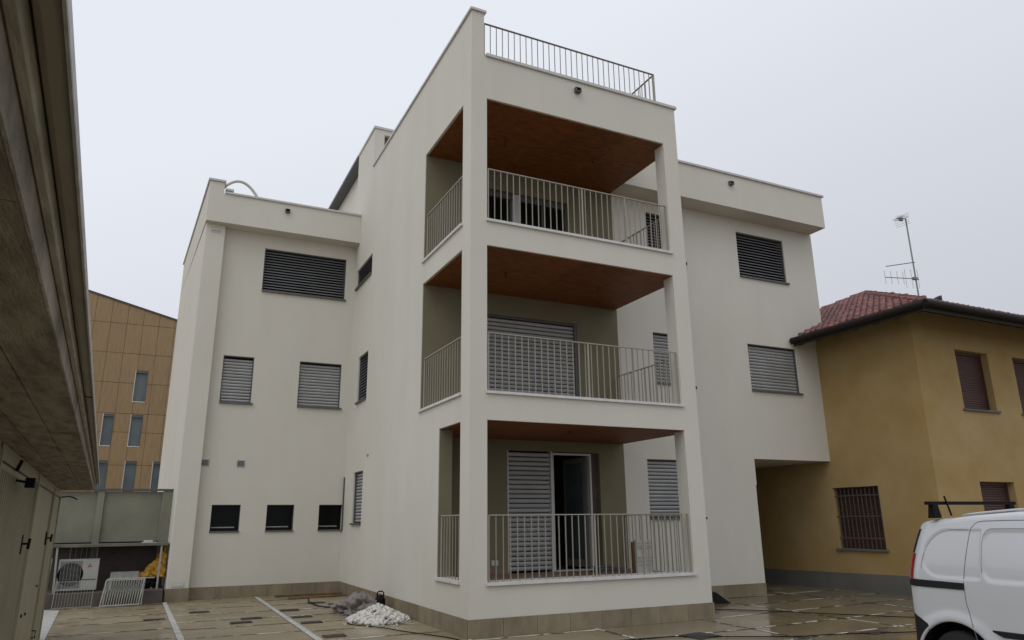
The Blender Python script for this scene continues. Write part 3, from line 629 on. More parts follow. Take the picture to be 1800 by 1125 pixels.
def ywin(fr, u0, u1, z0, z1, grille=False, label=None):
    p = MB(); fbox(p, fr, u0, u1, -.29, -.25, z0, z1); w_ = p.build('window', 'dark', Y)
    if label: w_['label'] = label
    slats(fr, u0 + .02, u1 - .02, z0 + .01, z1 - .06, .052, .20, 'fine').build('shutter', 'brown', w_)
    p = MB(); fbox(p, fr, u0 + .001, u0 + .02, -.24, -.15, z0, z1); fbox(p, fr, u1 - .02, u1 - .001, -.24, -.15, z0, z1); fbox(p, fr, u0 + .02, u1 - .02, -.24, -.15, z1 - .06, z1); p.build('frame', 'brown', w_)
    p = MB(); fbox(p, fr, u0 - .06, u1 + .06, -.145, .05, z0 - .04, z0 + .003); p.build('sill', 'band', w_)
    if grille:
        p = MB()
        for i in range(11): u = u0 + (u1 - u0) * (i + .5) / 11; p.bar(fr(u, -.06, z0 + .01), fr(u, -.06, z1 - .01), .008, .008)
        for k in (.17, .52, .86): z = z0 + (z1 - z0) * k; p.bar(fr(u0, -.045, z), fr(u1, -.045, z), .006, .012)
        p.build('grille', 'iron', w_)
ywin(YL, 1.18, 2.42, .90, 2.26, True, 'ground-floor window behind an iron grille')
ywin(YF, 11.64, 12.80, 3.86, 5.20); ywin(YF, 13.75, 14.9, 3.86, 5.20); ywin(YF, 11.70, 12.90, .9, 2.30); ywin(YF, 13.85, 15.0, .9, 2.3)
XE, YE, ZE, PT = 9.49, -1.08, 5.79, .45
def zl(x): return ZE + PT * (x - XE)
def zf(y): return ZE + PT * (y - YE)
f = MB()
f.slab3([(XE, YE, zl(XE)), (12.92, 2.35, zl(12.92)), (XE, 2.35, zl(XE))], -.07)
f.slab3([(10.61, 2.351, zl(10.61)), (12.921, 2.351, zl(12.921)), (14.79, 4.22, zl(14.79)), (10.61, 8.40, zl(10.61))], -.07)
f.slab3([(XE, YE - .001, ZE), (22, YE - .001, ZE), (22, 4.22, zf(4.22)), (14.79, 4.22, zf(4.22))], -.07)
f.slab3([(14.79, 4.221, zf(4.22)), (22, 4.221, zf(4.22)), (22, 9.52, ZE), (10.61, 9.52, ZE), (10.61, 8.41, zl(10.61))], -.07)
rf = f.build('roof', 'roofwood', Y)
f = MB()
def tile(o0, up, ac, L_=.31, wd=.135, rise=.064):
    prof = [(-wd * .5, .004), (-wd * .36, .006), (-wd * .26, rise * .65), (0, rise), (wd * .26, rise * .65), (wd * .36, .006), (wd * .5, .004)]; vs = []
    o_ = o0 + ac * random.uniform(-.008, .008) + up * random.uniform(-.012, .012) + Vector((0, 0, random.uniform(-.003, .006)))
    for t_, h_ in ((0, .050), (1, -.004)):
        for a_, z_ in prof: vs.append(o_ + up * (t_ * L_) + ac * a_ + Vector((0, 0, z_ + h_ + .012)))
    n = len(prof); fs = [(i, i + 1, n + i + 1, n + i) for i in range(n - 1)]; fs.append(tuple(range(n)))
    f.add(vs, fs)
UL = Vector((1, 0, PT)).normalized(); UF = Vector((0, 1, PT)).normalized(); CS = .265 * UL.x
i = 0
while XE + i * CS < 14.7:
    x = XE - .03 + i * CS; y = YE + .1
    while y < 9.5:
        if y > YE + (x - XE) + .05 and y < 9.52 - (x - XE) - .1:
            if (x < 10.62 - .02 and y < 2.26) or (x >= 10.62) : tile(Vector((x, y, zl(x))), UL, Vector((0, 1, 0)))
        y += .172
    i += 1
i = 0
while YE + i * CS < 4.0:
    y = YE - .03 + i * CS; x = XE + .1
    while x < 18:
        if x > XE + (y - YE) + .05: tile(Vector((x, y, zf(y))), UF, Vector((1, 0, 0)))
        x += .172
    i += 1
f.build('roof_tiles', 'tile', rf, fix=False)
f = MB()
def caps(p, q, n, r_=.115):
    p, q = Vector(p), Vector(q); d = (q - p) / n; x = d.normalized().cross(Vector((0, 0, 1))).normalized()
    for i in range(n):
        a_, b_ = p + d * i, p + d * (i + 1.16); vs = []
        for e, (c_, rr) in enumerate(((a_, r_ * 1.12), (b_, r_ * .86))):
            for k in range(8): th = math.pi * k / 7; vs.append(c_ + x * rr * math.cos(th) + Vector((0, 0, rr * .85 * math.sin(th) + (.02 if e == 0 else 0))))
        f.add(vs, [(k, k + 1, 9 + k, 8 + k) for k in range(7)] + [tuple(range(8))])
caps((XE + .12, YE + .12, ZE + .06), (14.79, 4.22, zl(14.79) + .0), 22); caps((10.62, 8.39, zl(10.62)), (14.79, 4.22, zl(14.79)), 14); caps((14.79, 4.22, zl(14.79) - .05), (21, 4.22, zl(14.79) - .05), 18)
f.build('ridge_tiles', 'tile', rf, fix=False)
f = MB()
for p, q in (((XE - .055, YE - .075, 5.745), (XE - .055, 2.34, 5.745)), ((XE - .055, YE - .075, 5.765), (21.5, YE - .075, 5.765))): f.tube([p, q], .078, 12)
f.build('gutter', 'gutter', Y)
f = MB(); f.box(XE, XE + .03, YE, 2.34, 5.62, 5.715); f.box(XE + .03, 21.5, YE, YE + .03, 5.62, 5.715); f.build('fascia_board', 'roofwood', Y)
for y in [-.95 + .52 * i for i in range(7)]:
    f = MB(); f.slab3([(XE + .03, y - .045, zl(XE + .03) - .075), (XE + .03, y + .045, zl(XE + .03) - .075), (10.275, y + .045, zl(10.275) - .075), (10.275, y - .045, zl(10.275) - .075)], -.13); f.build('rafter', 'roofwood', Y)
for x in [10.0 + .62 * i for i in range(12)]:
    f = MB(); f.slab3([(x - .045, YE + .03, zf(YE + .03) - .075), (x - .045, -.205, zf(-.205) - .075), (x + .045, -.205, zf(-.205) - .075), (x + .045, YE + .03, zf(YE + .03) - .075)], -.13); f.build('rafter', 'roofwood', Y)
# antenna
A = empty('tv_antenna', (15.50, 3.0, 7.5), label='tall television aerial mast rising from the yellow house roof', cat='aerial')
f = MB(); f.tube([(15.51, 3, 7.5), (15.50, 3, 10.30)], .022, 8); f.build('mast', 'antenna', A)
f = MB(); f.tube([(14.14, 3, 8.25), (15.66, 3, 8.40)], .012, 6); f.tube([(14.27, 3, 8.60), (15.58, 3, 8.92)], .014, 6); f.box(15.40, 15.55, 2.96, 3.04, 8.35, 8.43); f.build('boom', 'antenna', A)
f = MB()
for x in (14.15, 14.42, 14.69, 14.95, 15.05, 15.33, 15.62): zc = 8.25 + (x - 14.14) * .1; hgt = .20 if x < 15 else .30; f.tube([(x, 3, zc - hgt), (x, 3, zc + hgt)], .0055, 5)
f.build('dipole', 'antenna', A)
f = MB()
for k in range(7): z = 10.12 + k * .055; f.tube([(15.42 + abs(k - 3) * .02, 2.85, z), (15.36 + abs(k - 3) * .03, 3.3, z)], .004, 5); 
for k in range(4): f.tube([(15.15 + .07 * k, 3, 10.20 + .01 * k), (15.15 + .07 * k, 3, 10.36 + .01 * k)], .005, 5); f.tube([(15.15 + .07 * k, 2.8, 10.28), (15.15 + .07 * k, 3.2, 10.28)], .005, 5)
f.tube([(15.08, 3, 10.25), (15.52, 3, 10.31)], .014, 6); f.box(15.22, 15.33, 2.96, 3.04, 10.21, 10.30)
f.build('head_array', 'antenna', A)

# ------------------------------------------------------------------ wood-clad building far left
Cb = empty('timber_clad_building', (-5, 26, 0), label='distant wood-clad building with narrow windows and sloping parapet at left', cat='building')
CF = frame((0, 26, 0), (1, 0, 0), (0, -1, 0))
wins = [(-5.53, -5.01, 6.84, 8.28), (-6.57, -6.14, 4.87, 6.28), (-5.49, -5.0, 4.87, 6.28), (-6.55, -6.14, 2.85, 4.27), (-5.49, -5.02, 2.85, 4.27), (-4.40, -3.95, 2.85, 4.27)]
f = MB(); wall(f, CF, -12, 4, 0, 10.0, .3, wins); f.build('wall', 'joint', Cb)
f = MB(); ztop = lambda x: 9.69 - .262 * x * 1.0 + 0.0
ztop = lambda x: 11.74 - .261 * (x + 7.89)
rows = [0, 1.5, 2.85, 4.27, 5.63, 6.84, 8.28, 9.05, 10.40, 11.75, 13.0]
rows = [.0, 1.36, 2.72, 4.08, 5.50, 6.32, 7.68, 9.02, 10.38, 11.74, 13.1]
pw = .653; x = -12.0
while x < 4:
    for j in range(len(rows) - 1):
        x0, x1 = x + .006, x + pw - .006; z0, z1 = rows[j] + .008, rows[j + 1] - .008
        zt = ztop((x0 + x1) / 2)
        if z0 > zt: continue
        # cut the panel round windows
        segs = [(x0, x1, z0, z1)]
        for h in wins:
            out = []
            for s0, s1, t0, t1 in segs:
                if h[0] >= s1 or h[1] <= s0 or h[2] >= t1 or h[3] <= t0: out.append((s0, s1, t0, t1)); continue
                if t0 < h[2]: out.append((s0, s1, t0, h[2]))
                if h[3] < t1: out.append((s0, s1, h[3], t1))
                m0, m1 = max(t0, h[2]), min(t1, h[3])
                if s0 < h[0]: out.append((s0, h[0], m0, m1))
                if h[1] < s1: out.append((h[1], s1, m0, m1))
            segs = out
        for s0, s1, t0, t1 in segs:
            a0, a1 = min(t1, ztop(s0)), min(t1, ztop(s1))
            if a0 <= t0 or a1 <= t0: continue
            f.add([CF(s0, .003, t0), CF(s1, .003, t0), CF(s1, .003, a1), CF(s0, .003, a0), CF(s0, .03, t0), CF(s1, .03, t0), CF(s1, .03, a1), CF(s0, .03, a0)],
                  [(0, 1, 2, 3), (4, 5, 6, 7), (0, 1, 5, 4), (1, 2, 6, 5), (2, 3, 7, 6), (3, 0, 4, 7)])
    x += pw
f.build('cladding', 'clad', Cb)
f = MB(); f.add([(x, y, z) for x in (-12, 4) for y, z in ((25.93, ztop(x) - .02), (25.93, ztop(x) + .06), (34, ztop(x) + .06), (34, ztop(x) - .02))], [(0, 1, 2, 3), (4, 5, 6, 7), (0, 1, 5, 4), (1, 2, 6, 5), (2, 3, 7, 6), (3, 0, 4, 7)]); f.build('coping', 'claddark', Cb)
f = MB(); f.box(-12, 4, 26.301, 34, 0, 9.0); f.add([(x, y, z) for x in (-12, 4) for y, z in ((26.0, 9.9), (26.0, ztop(x) - .03), (34, ztop(x) - .03), (34, 9.9))] if False else [(-12, 26.01, 9), (4, 26.01, 8.6), (4, 26.01, ztop(4) - .03), (-12, 26.01, ztop(-12) - .03), (-12, 34, 9), (4, 34, 8.6), (4, 34, ztop(4) - .03), (-12, 34, ztop(-12) - .03)], [(0, 1, 2, 3), (4, 5, 6, 7), (0, 1, 5, 4), (1, 2, 6, 5), (2, 3, 7, 6), (3, 0, 4, 7)]); f.build('gable', 'joint', Cb)
for u0, u1, z0, z1 in wins:
    p = MB(); fbox(p, CF, u0, u1, -.14, -.10, z0, z1); w_ = p.build('window', 'fwin', Cb)
    p = MB(); fbox(p, CF, u0, u0 + .03, -.10, .045, z0, z1); fbox(p, CF, u0 + .03, u1, -.10, .045, z0, z0 + .04); p.build('frame', 'frame_w', w_)
    p = MB(); fbox(p, CF, u1 - .03, u1, -.09, .04, z0 + .04, z1); fbox(p, CF, u0 + .03, u1 - .03, -.09, .02, z1 - .12, z1); p.build('blind_box', 'frame', w_)

# ------------------------------------------------------------------ garage row on the left
Ga = empty('garage_row', tuple(G(-5.29, 3.2, 0)), label='low garage row with grey sheet doors under an overhanging concrete canopy', cat='garage')
FG = lambda u, n, z: G(-5.29 + n, u, z)
f = MB()
f.add([G(x, y, z) for z in (0, 2.12) for y in (-14, 3.2) for x in (-8.5, -5.33)], [(0, 2, 3, 1), (4, 5, 7, 6), (0, 1, 5, 4), (2, 6, 7, 3), (0, 4, 6, 2), (1, 3, 7, 5)]); f.build('wall', 'garage', Ga)
doors = [(-6.9, -4.55), (-4.45, -1.45), (-1.35, 1.35), (1.42, 3.12)]
for i, (y0, y1) in enumerate(doors):
    f = MB(); fbox(f, FG, y0, y1, -.038, -.012, .02, 1.99); d = f.build('garage_door', 'garage', Ga)
    f = MB()
    yy = y0 + .06
    while i < 2 and yy < y1 - .04: fbox(f, FG, yy, yy + .03, -.0115, -.004, .06, 1.95); yy += .10
    if f.v: f.build('rib', 'garage', d)
    f = MB(); fbox(f, FG, y0 - .045, y0 - .004, -.035, .012, 0, 2.06); fbox(f, FG, y1 + .004, y1 + .04, -.035, .006, 0, 2.06); fbox(f, FG, y0, y1, -.035, .002, 2.0, 2.095); f.build('door_frame', 'garage', d)
    yh = {0: -5.7, 1: -2.06, 2: 1.22, 3: 2.9}[i]
    if i in (1, 2):
        f = MB(); fbox(f, FG, yh - .02, yh + .02, -.01, .004, 1.36, 1.52); f.tube([FG(yh, .0, 1.445), FG(yh, .055, 1.445)], .009, 8); f.tube([FG(yh, .05, 1.40), FG(yh, .055, 1.49)], .012, 8); f.build('handle', 'black', d, True)
    if i == 2:
        f = MB(); f.tube([FG(1.25, -.005, .36), FG(1.25, .035, .36), FG(1.25, .035, .28), FG(1.25, -.005, .28)], .008, 8)
        for y_, z_ in ((-.27, .70), (-.77, .73), (.9, .9)): f.tube([FG(y_, -.012, z_), FG(y_, .002, z_)], .014, 8)
        f.build('bolt', 'black', d)
f = MB(); f.obox(G(-5.20, -3.35, 1.905), GN * .03, GD * .05, (0, 0, .035)); f.tube([G(-5.285, -3.5, 1.98), G(-5.26, -3.5, 2.06)], .012, 6); f.bar(G(-5.285, -3.40, 1.92), G(-5.22, -3.36, 1.91), .008, .008); f.build('lamp', 'black', Ga)
f = MB()                                     # canopy
Y0, Y1 = -13.5, 3.06
def canopy_prof(prof, name, m, y1=Y1, sm=False, cut=None):
    f = MB(); vs = [G(x, Y0, z) for x, z in prof] + [G(x, y1, z) for x, z in prof]; n = len(prof)
    f.add(vs, [tuple(range(n)), tuple(range(2 * n - 1, n - 1, -1))] + [(i, (i + 1) % n, n + (i + 1) % n, n + i) for i in range(n)]); return f.build(name, m, Ga, sm)
f = MB(); bw_ = .145; segs = [Y0, -12.1, -10.4, -8.6, -6.9, -5.1, -3.4, -1.6, .2, 1.9, Y1]
for si in range(len(segs) - 1):
    for k in range(24):
        x1_ = -4.872 - k * bw_; x0_ = x1_ - bw_ + .005
        dz = random.uniform(0, .0025); yo = random.uniform(-.0, .0)
        f.add([G(x, y, z) for z in (2.10 + dz, 2.13) for y in (segs[si] + .003, segs[si + 1] - .003) for x in (x0_, x1_)], [(0, 2, 3, 1), (4, 5, 7, 6), (0, 1, 5, 4), (2, 6, 7, 3), (0, 4, 6, 2), (1, 3, 7, 5)])
f.build('canopy_soffit', 'concrete', Ga)
canopy_prof([(-8.4, 2.118), (-4.8715, 2.118), (-4.8710, 2.10), (-4.866, 2.103), (-4.8655, 2.30), (-8.4, 2.30)], 'canopy_slab', 'concrete')
canopy_prof([(-4.865, 2.176), (-4.862, 2.172), (-4.849, 2.172), (-4.8455, 2.176), (-4.8455, 2.30), (-4.865, 2.30)], 'canopy_lip', 'concrete_lit')  # bright band of the lip is put into its paler colour
canopy_prof([(-4.8453, 2.21), (-4.8440, 2.21), (-4.8440, 2.30), (-4.8453, 2.30)], 'painted_shade_strip', 'slot')  # solid dark strip, shade between lip and gutter put into its colour
gp = [(-4.8438, 2.225), (-4.8438, 2.212), (-4.840, 2.202), (-4.831, 2.197), (-4.818, 2.196), (-4.809, 2.199), (-4.8062, 2.204), (-4.8062, 2.225)]
canopy_prof(gp, 'gutter', 'gutter_w', Y1 + .15)
canopy_prof([(-4.8058, 2.186), (-4.8012, 2.186), (-4.8002, 2.189), (-4.8002, 2.213), (-4.8058, 2.215)], 'gutter_rim', 'gutter_e', Y1 + .35)
f = MB()
for y in (-5.9, -11.0, .6):
    vs = [(x + (-.0015 if x < -4.83 else .0008), z - .0015) for x, z in gp]
    f.add([G(x, yy, z) for yy in (y, y + .03) for x, z in vs], [tuple(range(8)), tuple(range(15, 7, -1))] + [(i, (i + 1) % 8, 8 + (i + 1) % 8, 8 + i) for i in range(8)])
f.build('gutter_joint', 'slot', Ga)
f = MB(); f.tube([G(-5.31, 3.15, 2.0), G(-5.18, 3.22, 2.02), G(-5.12, 3.25, 2.0), G(-5.07, 3.25, 1.97)], .010, 6); f.build('loose_cable', 'black', Ga, True)

# ------------------------------------------------------------------ boundary wall and lean-to store
Bo = empty('boundary_wall', (-5, 8.7, 0), label='grey precast panel wall closing the courtyard behind the outdoor shelf', cat='wall')
f = MB(); f.box(-8, -5.30, 8.70, 8.80, 1.24, 2.31); f.box(-5.165, -3.998, 8.70, 8.80, 1.24, 2.31); f.build('panel', 'panelwall', Bo)
for x, hw_ in ((-5.235, .068), (-3.885, .11)): f = MB(); f.box(x - hw_, x + hw_, 8.63, 8.83, 0.9, 2.33); f.build('post', 'panelwall', Bo)
f = MB(); f.box(-8, -3.775, 8.60, 8.86, 2.335, 2.375); f.build('coping', 'frame', Bo)
f = MB(); f.box(-8, -3.72, 9.1, 9.2, 0, 1.16); f.box(-8, -3.72, 8.8, 9.2, 1.16, 1.23); f.build('lower_wall', 'darkwall', Bo)
f = MB(); f.box(-8, -3.80, 7.66, 9.09, 0, .262); f.build('ledge', 'darkwall', Bo)
Sh = empty('outdoor_shelf', (-4.8, 8.1, .262), label='long grey concrete shelf on thin posts over the air conditioner', cat='shelf')
f = MB(); f.box(-6.2, -3.78, 7.93, 8.62, 1.155, 1.205); f.build('shelf_top', 'shelf', Sh)
for x, t_ in ((-5.86, .04), (-3.915, -.01)): f = MB(); f.bar((x + t_, 7.97, .263), (x, 7.97, 1.153), .018, .018); f.build('post', 'galv', Sh)
f = MB(); f.box(-4.32, -4.02, 8.2, 8.4, 1.2065, 1.222); f.box(-4.28, -4.10, 8.22, 8.36, 1.2225, 1.262); f.build('tile_stack', 'white', None, label='small stack of white tiles on the outdoor shelf', cat='tiles')
AC = empty('air_conditioner', (-5.42, 8.2, .262), label='cream outdoor air-conditioner unit with round fan under the concrete shelf', cat='air conditioner')
f = MB(); f.box(-5.80, -5.07, 8.05, 8.34, .30, .915); ac = f.build('casing', 'ac', AC)
f = MB()
for k in range(22): z = .36 + k * .0232; f.box(-5.755, -5.385, 8.036, 8.0385, z, z + .0035)
for k in range(7): x = -5.75 + k * .06; f.box(x, x + .004, 8.03, 8.0355, .35, .87)
f.build('grille', 'ac', AC)
f = MB(); f.tube([(-5.57, 8.049, .61), (-5.57, 8.044, .61)], .232, 32); f.build('fan', 'black', AC); f = MB(); f.box(-5.765, -5.375, 8.0462, 8.0495, .345, .875); f.build('grille_frame', 'alu_d', AC)
f = MB(); f.box(-5.37, -5.10, 8.043, 8.0495, .50, .515); f.build('seam', 'acgrille', AC)
f = MB(); cx_, cz_ = -5.235, .775                         # three-lozenge emblem
for an in (90, 210, 330):
    d = Vector((math.cos(R(an)), 0, math.sin(R(an)))); s1 = Vector((math.cos(R(an + 30)), 0, math.sin(R(an + 30)))) * .027; s2 = Vector((math.cos(R(an - 30)), 0, math.sin(R(an - 30)))) * .027
    c_ = Vector((cx_, 8.046, cz_)); f.add([c_, c_ + s1, c_ + s1 + s2, c_ + s2] + [q + Vector((0, .0035, 0)) for q in (c_, c_ + s1, c_ + s1 + s2, c_ + s2)], [(0, 1, 2, 3), (4, 5, 6, 7), (0, 1, 5, 4), (1, 2, 6, 5), (2, 3, 7, 6), (3, 0, 4, 7)])
f.build('emblem', 'red', AC)
f = MB(); f.box(-5.74, -5.66, 8.08, 8.3, .262, .299); f.box(-5.2, -5.12, 8.08, 8.3, .262, .299); f.build('foot', 'black', AC)
def wire_panel(name, p0, p1, lean, z0, z1, n, m, label, cat, r_=.006, midr=(), loc=None):
    f = MB(); p0, p1 = Vector(p0), Vector(p1); dv = Vector(lean)
    P_ = lambda t_, h_: p0.lerp(p1, t_) + dv * h_ + Vector((0, 0, z0 + (z1 - z0) * h_))
    for t_ in (0, 1): f.tube([P_(t_, 0), P_(t_, 1)], r_ * 1.5, 6)
    for h_ in (0.03, 1) + tuple(midr): f.tube([P_(0, h_), P_(1, h_)], r_ * 1.3, 6)
    for i in range(1, n): f.tube([P_(i / n, .03), P_(i / n, 1)], r_ * .75, 5)
    return f.build(name, m, None, label=label, cat=cat)
wire_panel('wire_rack', (-5.66, 8.58, 0), (-5.16, 8.58, 0), (0, 0, 0), .27, 1.14, 5, 'wire', 'tall white wire rack standing behind the air conditioner', 'wire rack', .010)
wire_panel('wire_rack', (-5.76, 7.45, 0), (-5.09, 7.45, 0), (0, .17, 0), .01, .50, 13, 'wire', 'low wire rack leaning in front of the air conditioner', 'wire rack', .0042)
wire_panel('steel_barrier', (-4.88, 7.40, 0), (-4.19, 7.42, 0), (.02, .16, 0), .012, .52, 15, 'galv', 'galvanised barred panel leaning on the ledge, left of the two nested', 'barred panel', .010)['group'] = 'nested galvanised panels'
wire_panel('steel_barrier', (-4.93, 7.36, 0), (-4.24, 7.38, 0), (.06, .15, 0), .012, .50, 15, 'galv', 'galvanised barred panel leaning in front of the nested other one', 'barred panel', .009)['group'] = 'nested galvanised panels'
f = MB(); f.tube([(-5.93, 7.40, .01), (-5.90, 7.62, .95)], .022, 8); f.build('pvc_pole', 'galv', None, label='pale pole leaning by the garage end beside the wire rack', cat='pole')
f = MB(); f.box(-4.86, -3.98, 8.15, 8.45, .48, .50); f.box(-4.84, -4.80, 8.2, 8.4, .262, .479); f.box(-4.05, -4.01, 8.2, 8.4, .262, .479); f.build('white_bench', 'white', None, label='low white board bench behind the galvanised panels', cat='bench')
f = MB()
for y_ in (8.18, 8.42): f.box(-4.84, -4.30, y_, y_ + .015, .501, .62); 
for x_ in (-4.84, -4.31): f.box(x_, x_ + .015, 8.196, 8.419, .501, .62)
f.build('wire_tray', 'galv', None, label='shallow open tray standing on the white board bench', cat='tray')
f = MB(); f.box(-4.72, -4.52, 8.24, 8.36, .502, .60); f.build('carton', 'white', None, label='small pale carton inside the shallow tray', cat='carton')
f = MB()                                       # tarpaulin slumping to the left from the corner
n, mm_ = 32, 24; vs = []
for i in range(n + 1):
    for j in range(mm_ + 1):
        u, v_ = i / n, j / mm_; x = -3.80 - u * (.52 * (1 - v_) ** 1.35 + .03) ; z = .50 + v_ * .66
        y = 8.1 + .12 * u + .14 * abs(noise.noise(Vector((x * 9 + z * 3, z * 4, 0)))) + .07 * noise.noise(Vector((x * 17 + z * 9, z * 8, 3))); x += .05 * noise.noise(Vector((z * 9, u * 3, 2))); z += .04 * noise.noise(Vector((x * 11, v_ * 4, 7)))
        vs.append((x, y, z))
f.add(vs, [(i * (mm_ + 1) + j, (i + 1) * (mm_ + 1) + j, (i + 1) * (mm_ + 1) + j + 1, i * (mm_ + 1) + j + 1) for i in range(n) for j in range(mm_)])
tp = f.build('yellow_tarpaulin', 'tarp', None, True, label='yellow tarpaulin heaped under the right end of the concrete shelf', cat='tarpaulin')
sm_ = tp.modifiers.new('thick', 'SOLIDIFY'); sm_.thickness = .02
lump('rubbish_bag', (-4.07, 8.28, .38), (.13, .14, .12), 'black', .3, 9.1, label='black rubbish bag on the ledge below the yellow tarpaulin', cat='bag')

# ------------------------------------------------------------------ van
YR, X0, HWID, XC = -4.95, 2.65, .72, 2.65 + .72
V_ = empty('delivery_van', (XC, -6.7, 0), label='white panel van with black roof bar and black bumpers parked at right edge', cat='van')
def sst(t): t = max(0, min(1, t)); return t * t * (3 - 2 * t)
def interp(tab, t):
    for (a_, b_), (c_, d_) in zip(tab, tab[1:]):
        if a_ <= t <= c_: return b_ + (d_ - b_) * (t - a_) / (c_ - a_)
    return tab[0][1] if t < tab[0][0] else tab[-1][1]
# s = distance forward of the rear face
HT = [(0, 1.565), (.10, 1.585), (.3, 1.60), (.6, 1.625), (1.1, 1.655), (1.8, 1.665), (2.3, 1.62), (2.55, 1.50), (3.05, 1.08), (3.3, 1.0), (3.6, .88), (3.70, .70)]
def halfw(s, z):
    w0 = HWID
    if z > .80: w0 -= .105 * ((z - .80) / .80) ** 2.1
    if z < .45: w0 -= .05 * ((.45 - z) / .25) ** 1.5
    rr = .17
    if s < rr: w0 -= rr * .62 * (1 - math.sqrt(max(0, 1 - ((rr - s) / rr) ** 2)))
    if s > 3.2: w0 -= .35 * ((s - 3.2) / .5) ** 2.2
    return w0
WS, WR, AR = .45, .285, .375
def panel_in(d, wdt=.02): return sst(d / wdt)
def rrect(y, z, y0, y1, z0, z1, r_):
    qx = abs(y - (y0 + y1) / 2) - (y1 - y0) / 2 + r_; qz = abs(z - (z0 + z1) / 2) - (z1 - z0) / 2 + r_
    return -(math.hypot(max(qx, 0), max(qz, 0)) + min(max(qx, qz), 0) - r_)
def side_x(s, z):
    x = halfw(s, z)
    d1 = rrect(s, z, .165, 1.10, 1.03, 1.478, .20)
    if s < .755: x -= .008 * panel_in(d1, .016)
    d2 = rrect(s, z, .775, 2.0, 1.01, 1.482, .10)
    x -= .012 * panel_in(d2, .035)
    for wc in (WS, WS + 2.38):
        dd_ = math.hypot(s - wc, z - WR)
        if AR < dd_ < AR + .12: x += .018 * (1 - sst((dd_ - AR) / .12)) if True else 0
        elif dd_ <= AR: x += .018
    return x
def lean(s, z): return .19 * max(0, (z - 1.0) / .6) ** 1.4 * (1 - sst(s / 1.3)) - .03 * (1 - sst(s / .3)) * max(0, (.9 - z) / .7)
def PV(side, s, xx, z): return Vector((XC + side * xx, YR - s - lean(s, z), z))
S_ = [0, .012, .03, .055, .085] + [.11 + .0125 * i for i in range(int(1.35 / .0125))] + [1.46 + .08 * i for i in range(29)]
S_ = [s for s in S_ if s <= 3.7] + [3.7]
body, bump, glassm = MB(), MB(), MB()
def zline(s): return interp([(0, .70), (.05, .67), (.19, .60), (.22, .50), (.9, .34), (3.0, .34), (3.2, .45), (3.7, .62)], s)
NZ = 96
for side in (-1, 1):
    grid = []
    for s in S_:
        H = interp(HT, s); zs_top = H - .085; row = []
        for k in range(NZ + 1): z = .20 + (zs_top - .20) * k / NZ; row.append(PV(side, s, side_x(s, z), z))
        w0 = side_x(s, zs_top)
        for k in range(1, 9): th = math.pi / 2 * k / 8; row.append(PV(side, s, w0 - .085 * (1 - math.cos(th)) * 1.0, zs_top + .062 * math.sin(th)))
        w1 = w0 - .085
        for k in range(1, 9): t_ = k / 8; row.append(PV(side, s, w1 * (1 - t_), zs_top + .062 + .023 * (1 - (1 - t_) ** 2)))
        grid.append(row)
    nc = len(grid[0])
    def emit(mb, test):
        used = {}; vs = []; fs = []
        for i in range(len(S_) - 1):
            for k in range(nc - 1):
                sm = (S_[i] + S_[i + 1]) / 2; zm = (grid[i][k].z + grid[i + 1][k + 1].z) / 2
                if not test(sm, zm, k): continue
                q = []
                for a_, b_ in ((i, k), (i + 1, k), (i + 1, k + 1), (i, k + 1)):
                    if (a_, b_) not in used: used[a_, b_] = len(vs); vs.append(grid[a_][b_])
                    q.append(used[a_, b_])
                fs.append(tuple(q) if side < 0 else tuple(reversed(q)))
        mb.add(vs, fs)
    arch = lambda s, z: any(math.hypot(s - wc, z - WR) < AR for wc in (WS, WS + 2.38))
    isglass = lambda s, z, k: (2.42 < s < 3.02 and z > 1.12 and k > NZ + 6) or (2.02 < s < 2.56 and .56 * NZ < k < .88 * NZ)
    isb = lambda s, z: z < zline(s)
    emit(body, lambda s, z, k: not arch(s, z) and not isb(s, z) and not isglass(s, z, k))
    emit(bump, lambda s, z, k: not arch(s, z) and isb(s, z)); emit(glassm, lambda s, z, k: not arch(s, z) and isglass(s, z, k))
# rear and front caps
for idx_, flip in ((0, 1), (len(S_) - 1, -1)):
    s = S_[idx_]; H = interp(HT, s)
    rows_ = [.20 + (H - .085 - .20) * k / 30 for k in range(31)]
    for mb, tst in ((body, lambda z: z >= zline(s) and z < .98 or z > 1.48), (bump, lambda z: z < zline(s)), (glassm, lambda z: .98 <= z <= 1.48)):
        for a_, b_ in zip(rows_, rows_[1:]):
            if not tst((a_ + b_) / 2): continue
            mb.add([PV(-1, s, side_x(s, a_), a_), PV(1, s, side_x(s, a_), a_), PV(1, s, side_x(s, b_), b_), PV(-1, s, side_x(s, b_), b_)], [(0, 1, 2, 3)])
    zt_ = H - .085; w0 = side_x(s, zt_)
    body.add([PV(-1, s, w0, zt_), PV(1, s, w0, zt_), PV(1, s, w0 - .085, zt_ + .062), PV(0, s, 0, zt_ + .085), PV(-1, s, w0 - .085, zt_ + .062)], [(0, 1, 2, 3, 4)])
vb = body.build('body', 'vanw', V_, True, fix=False); bump.build('bumper', 'vanblk', V_, True, fix=False); glassm.build('window', 'glass', V_, True, fix=False)
f = MB(); f.add([(XC - .68, YR - .02, .22), (XC + .68, YR - .02, .22), (XC + .68, YR - 3.6, .22), (XC - .68, YR - 3.6, .22)], [(0, 1, 2, 3)]); f.build('floor_pan', 'vanblk', V_, fix=False)
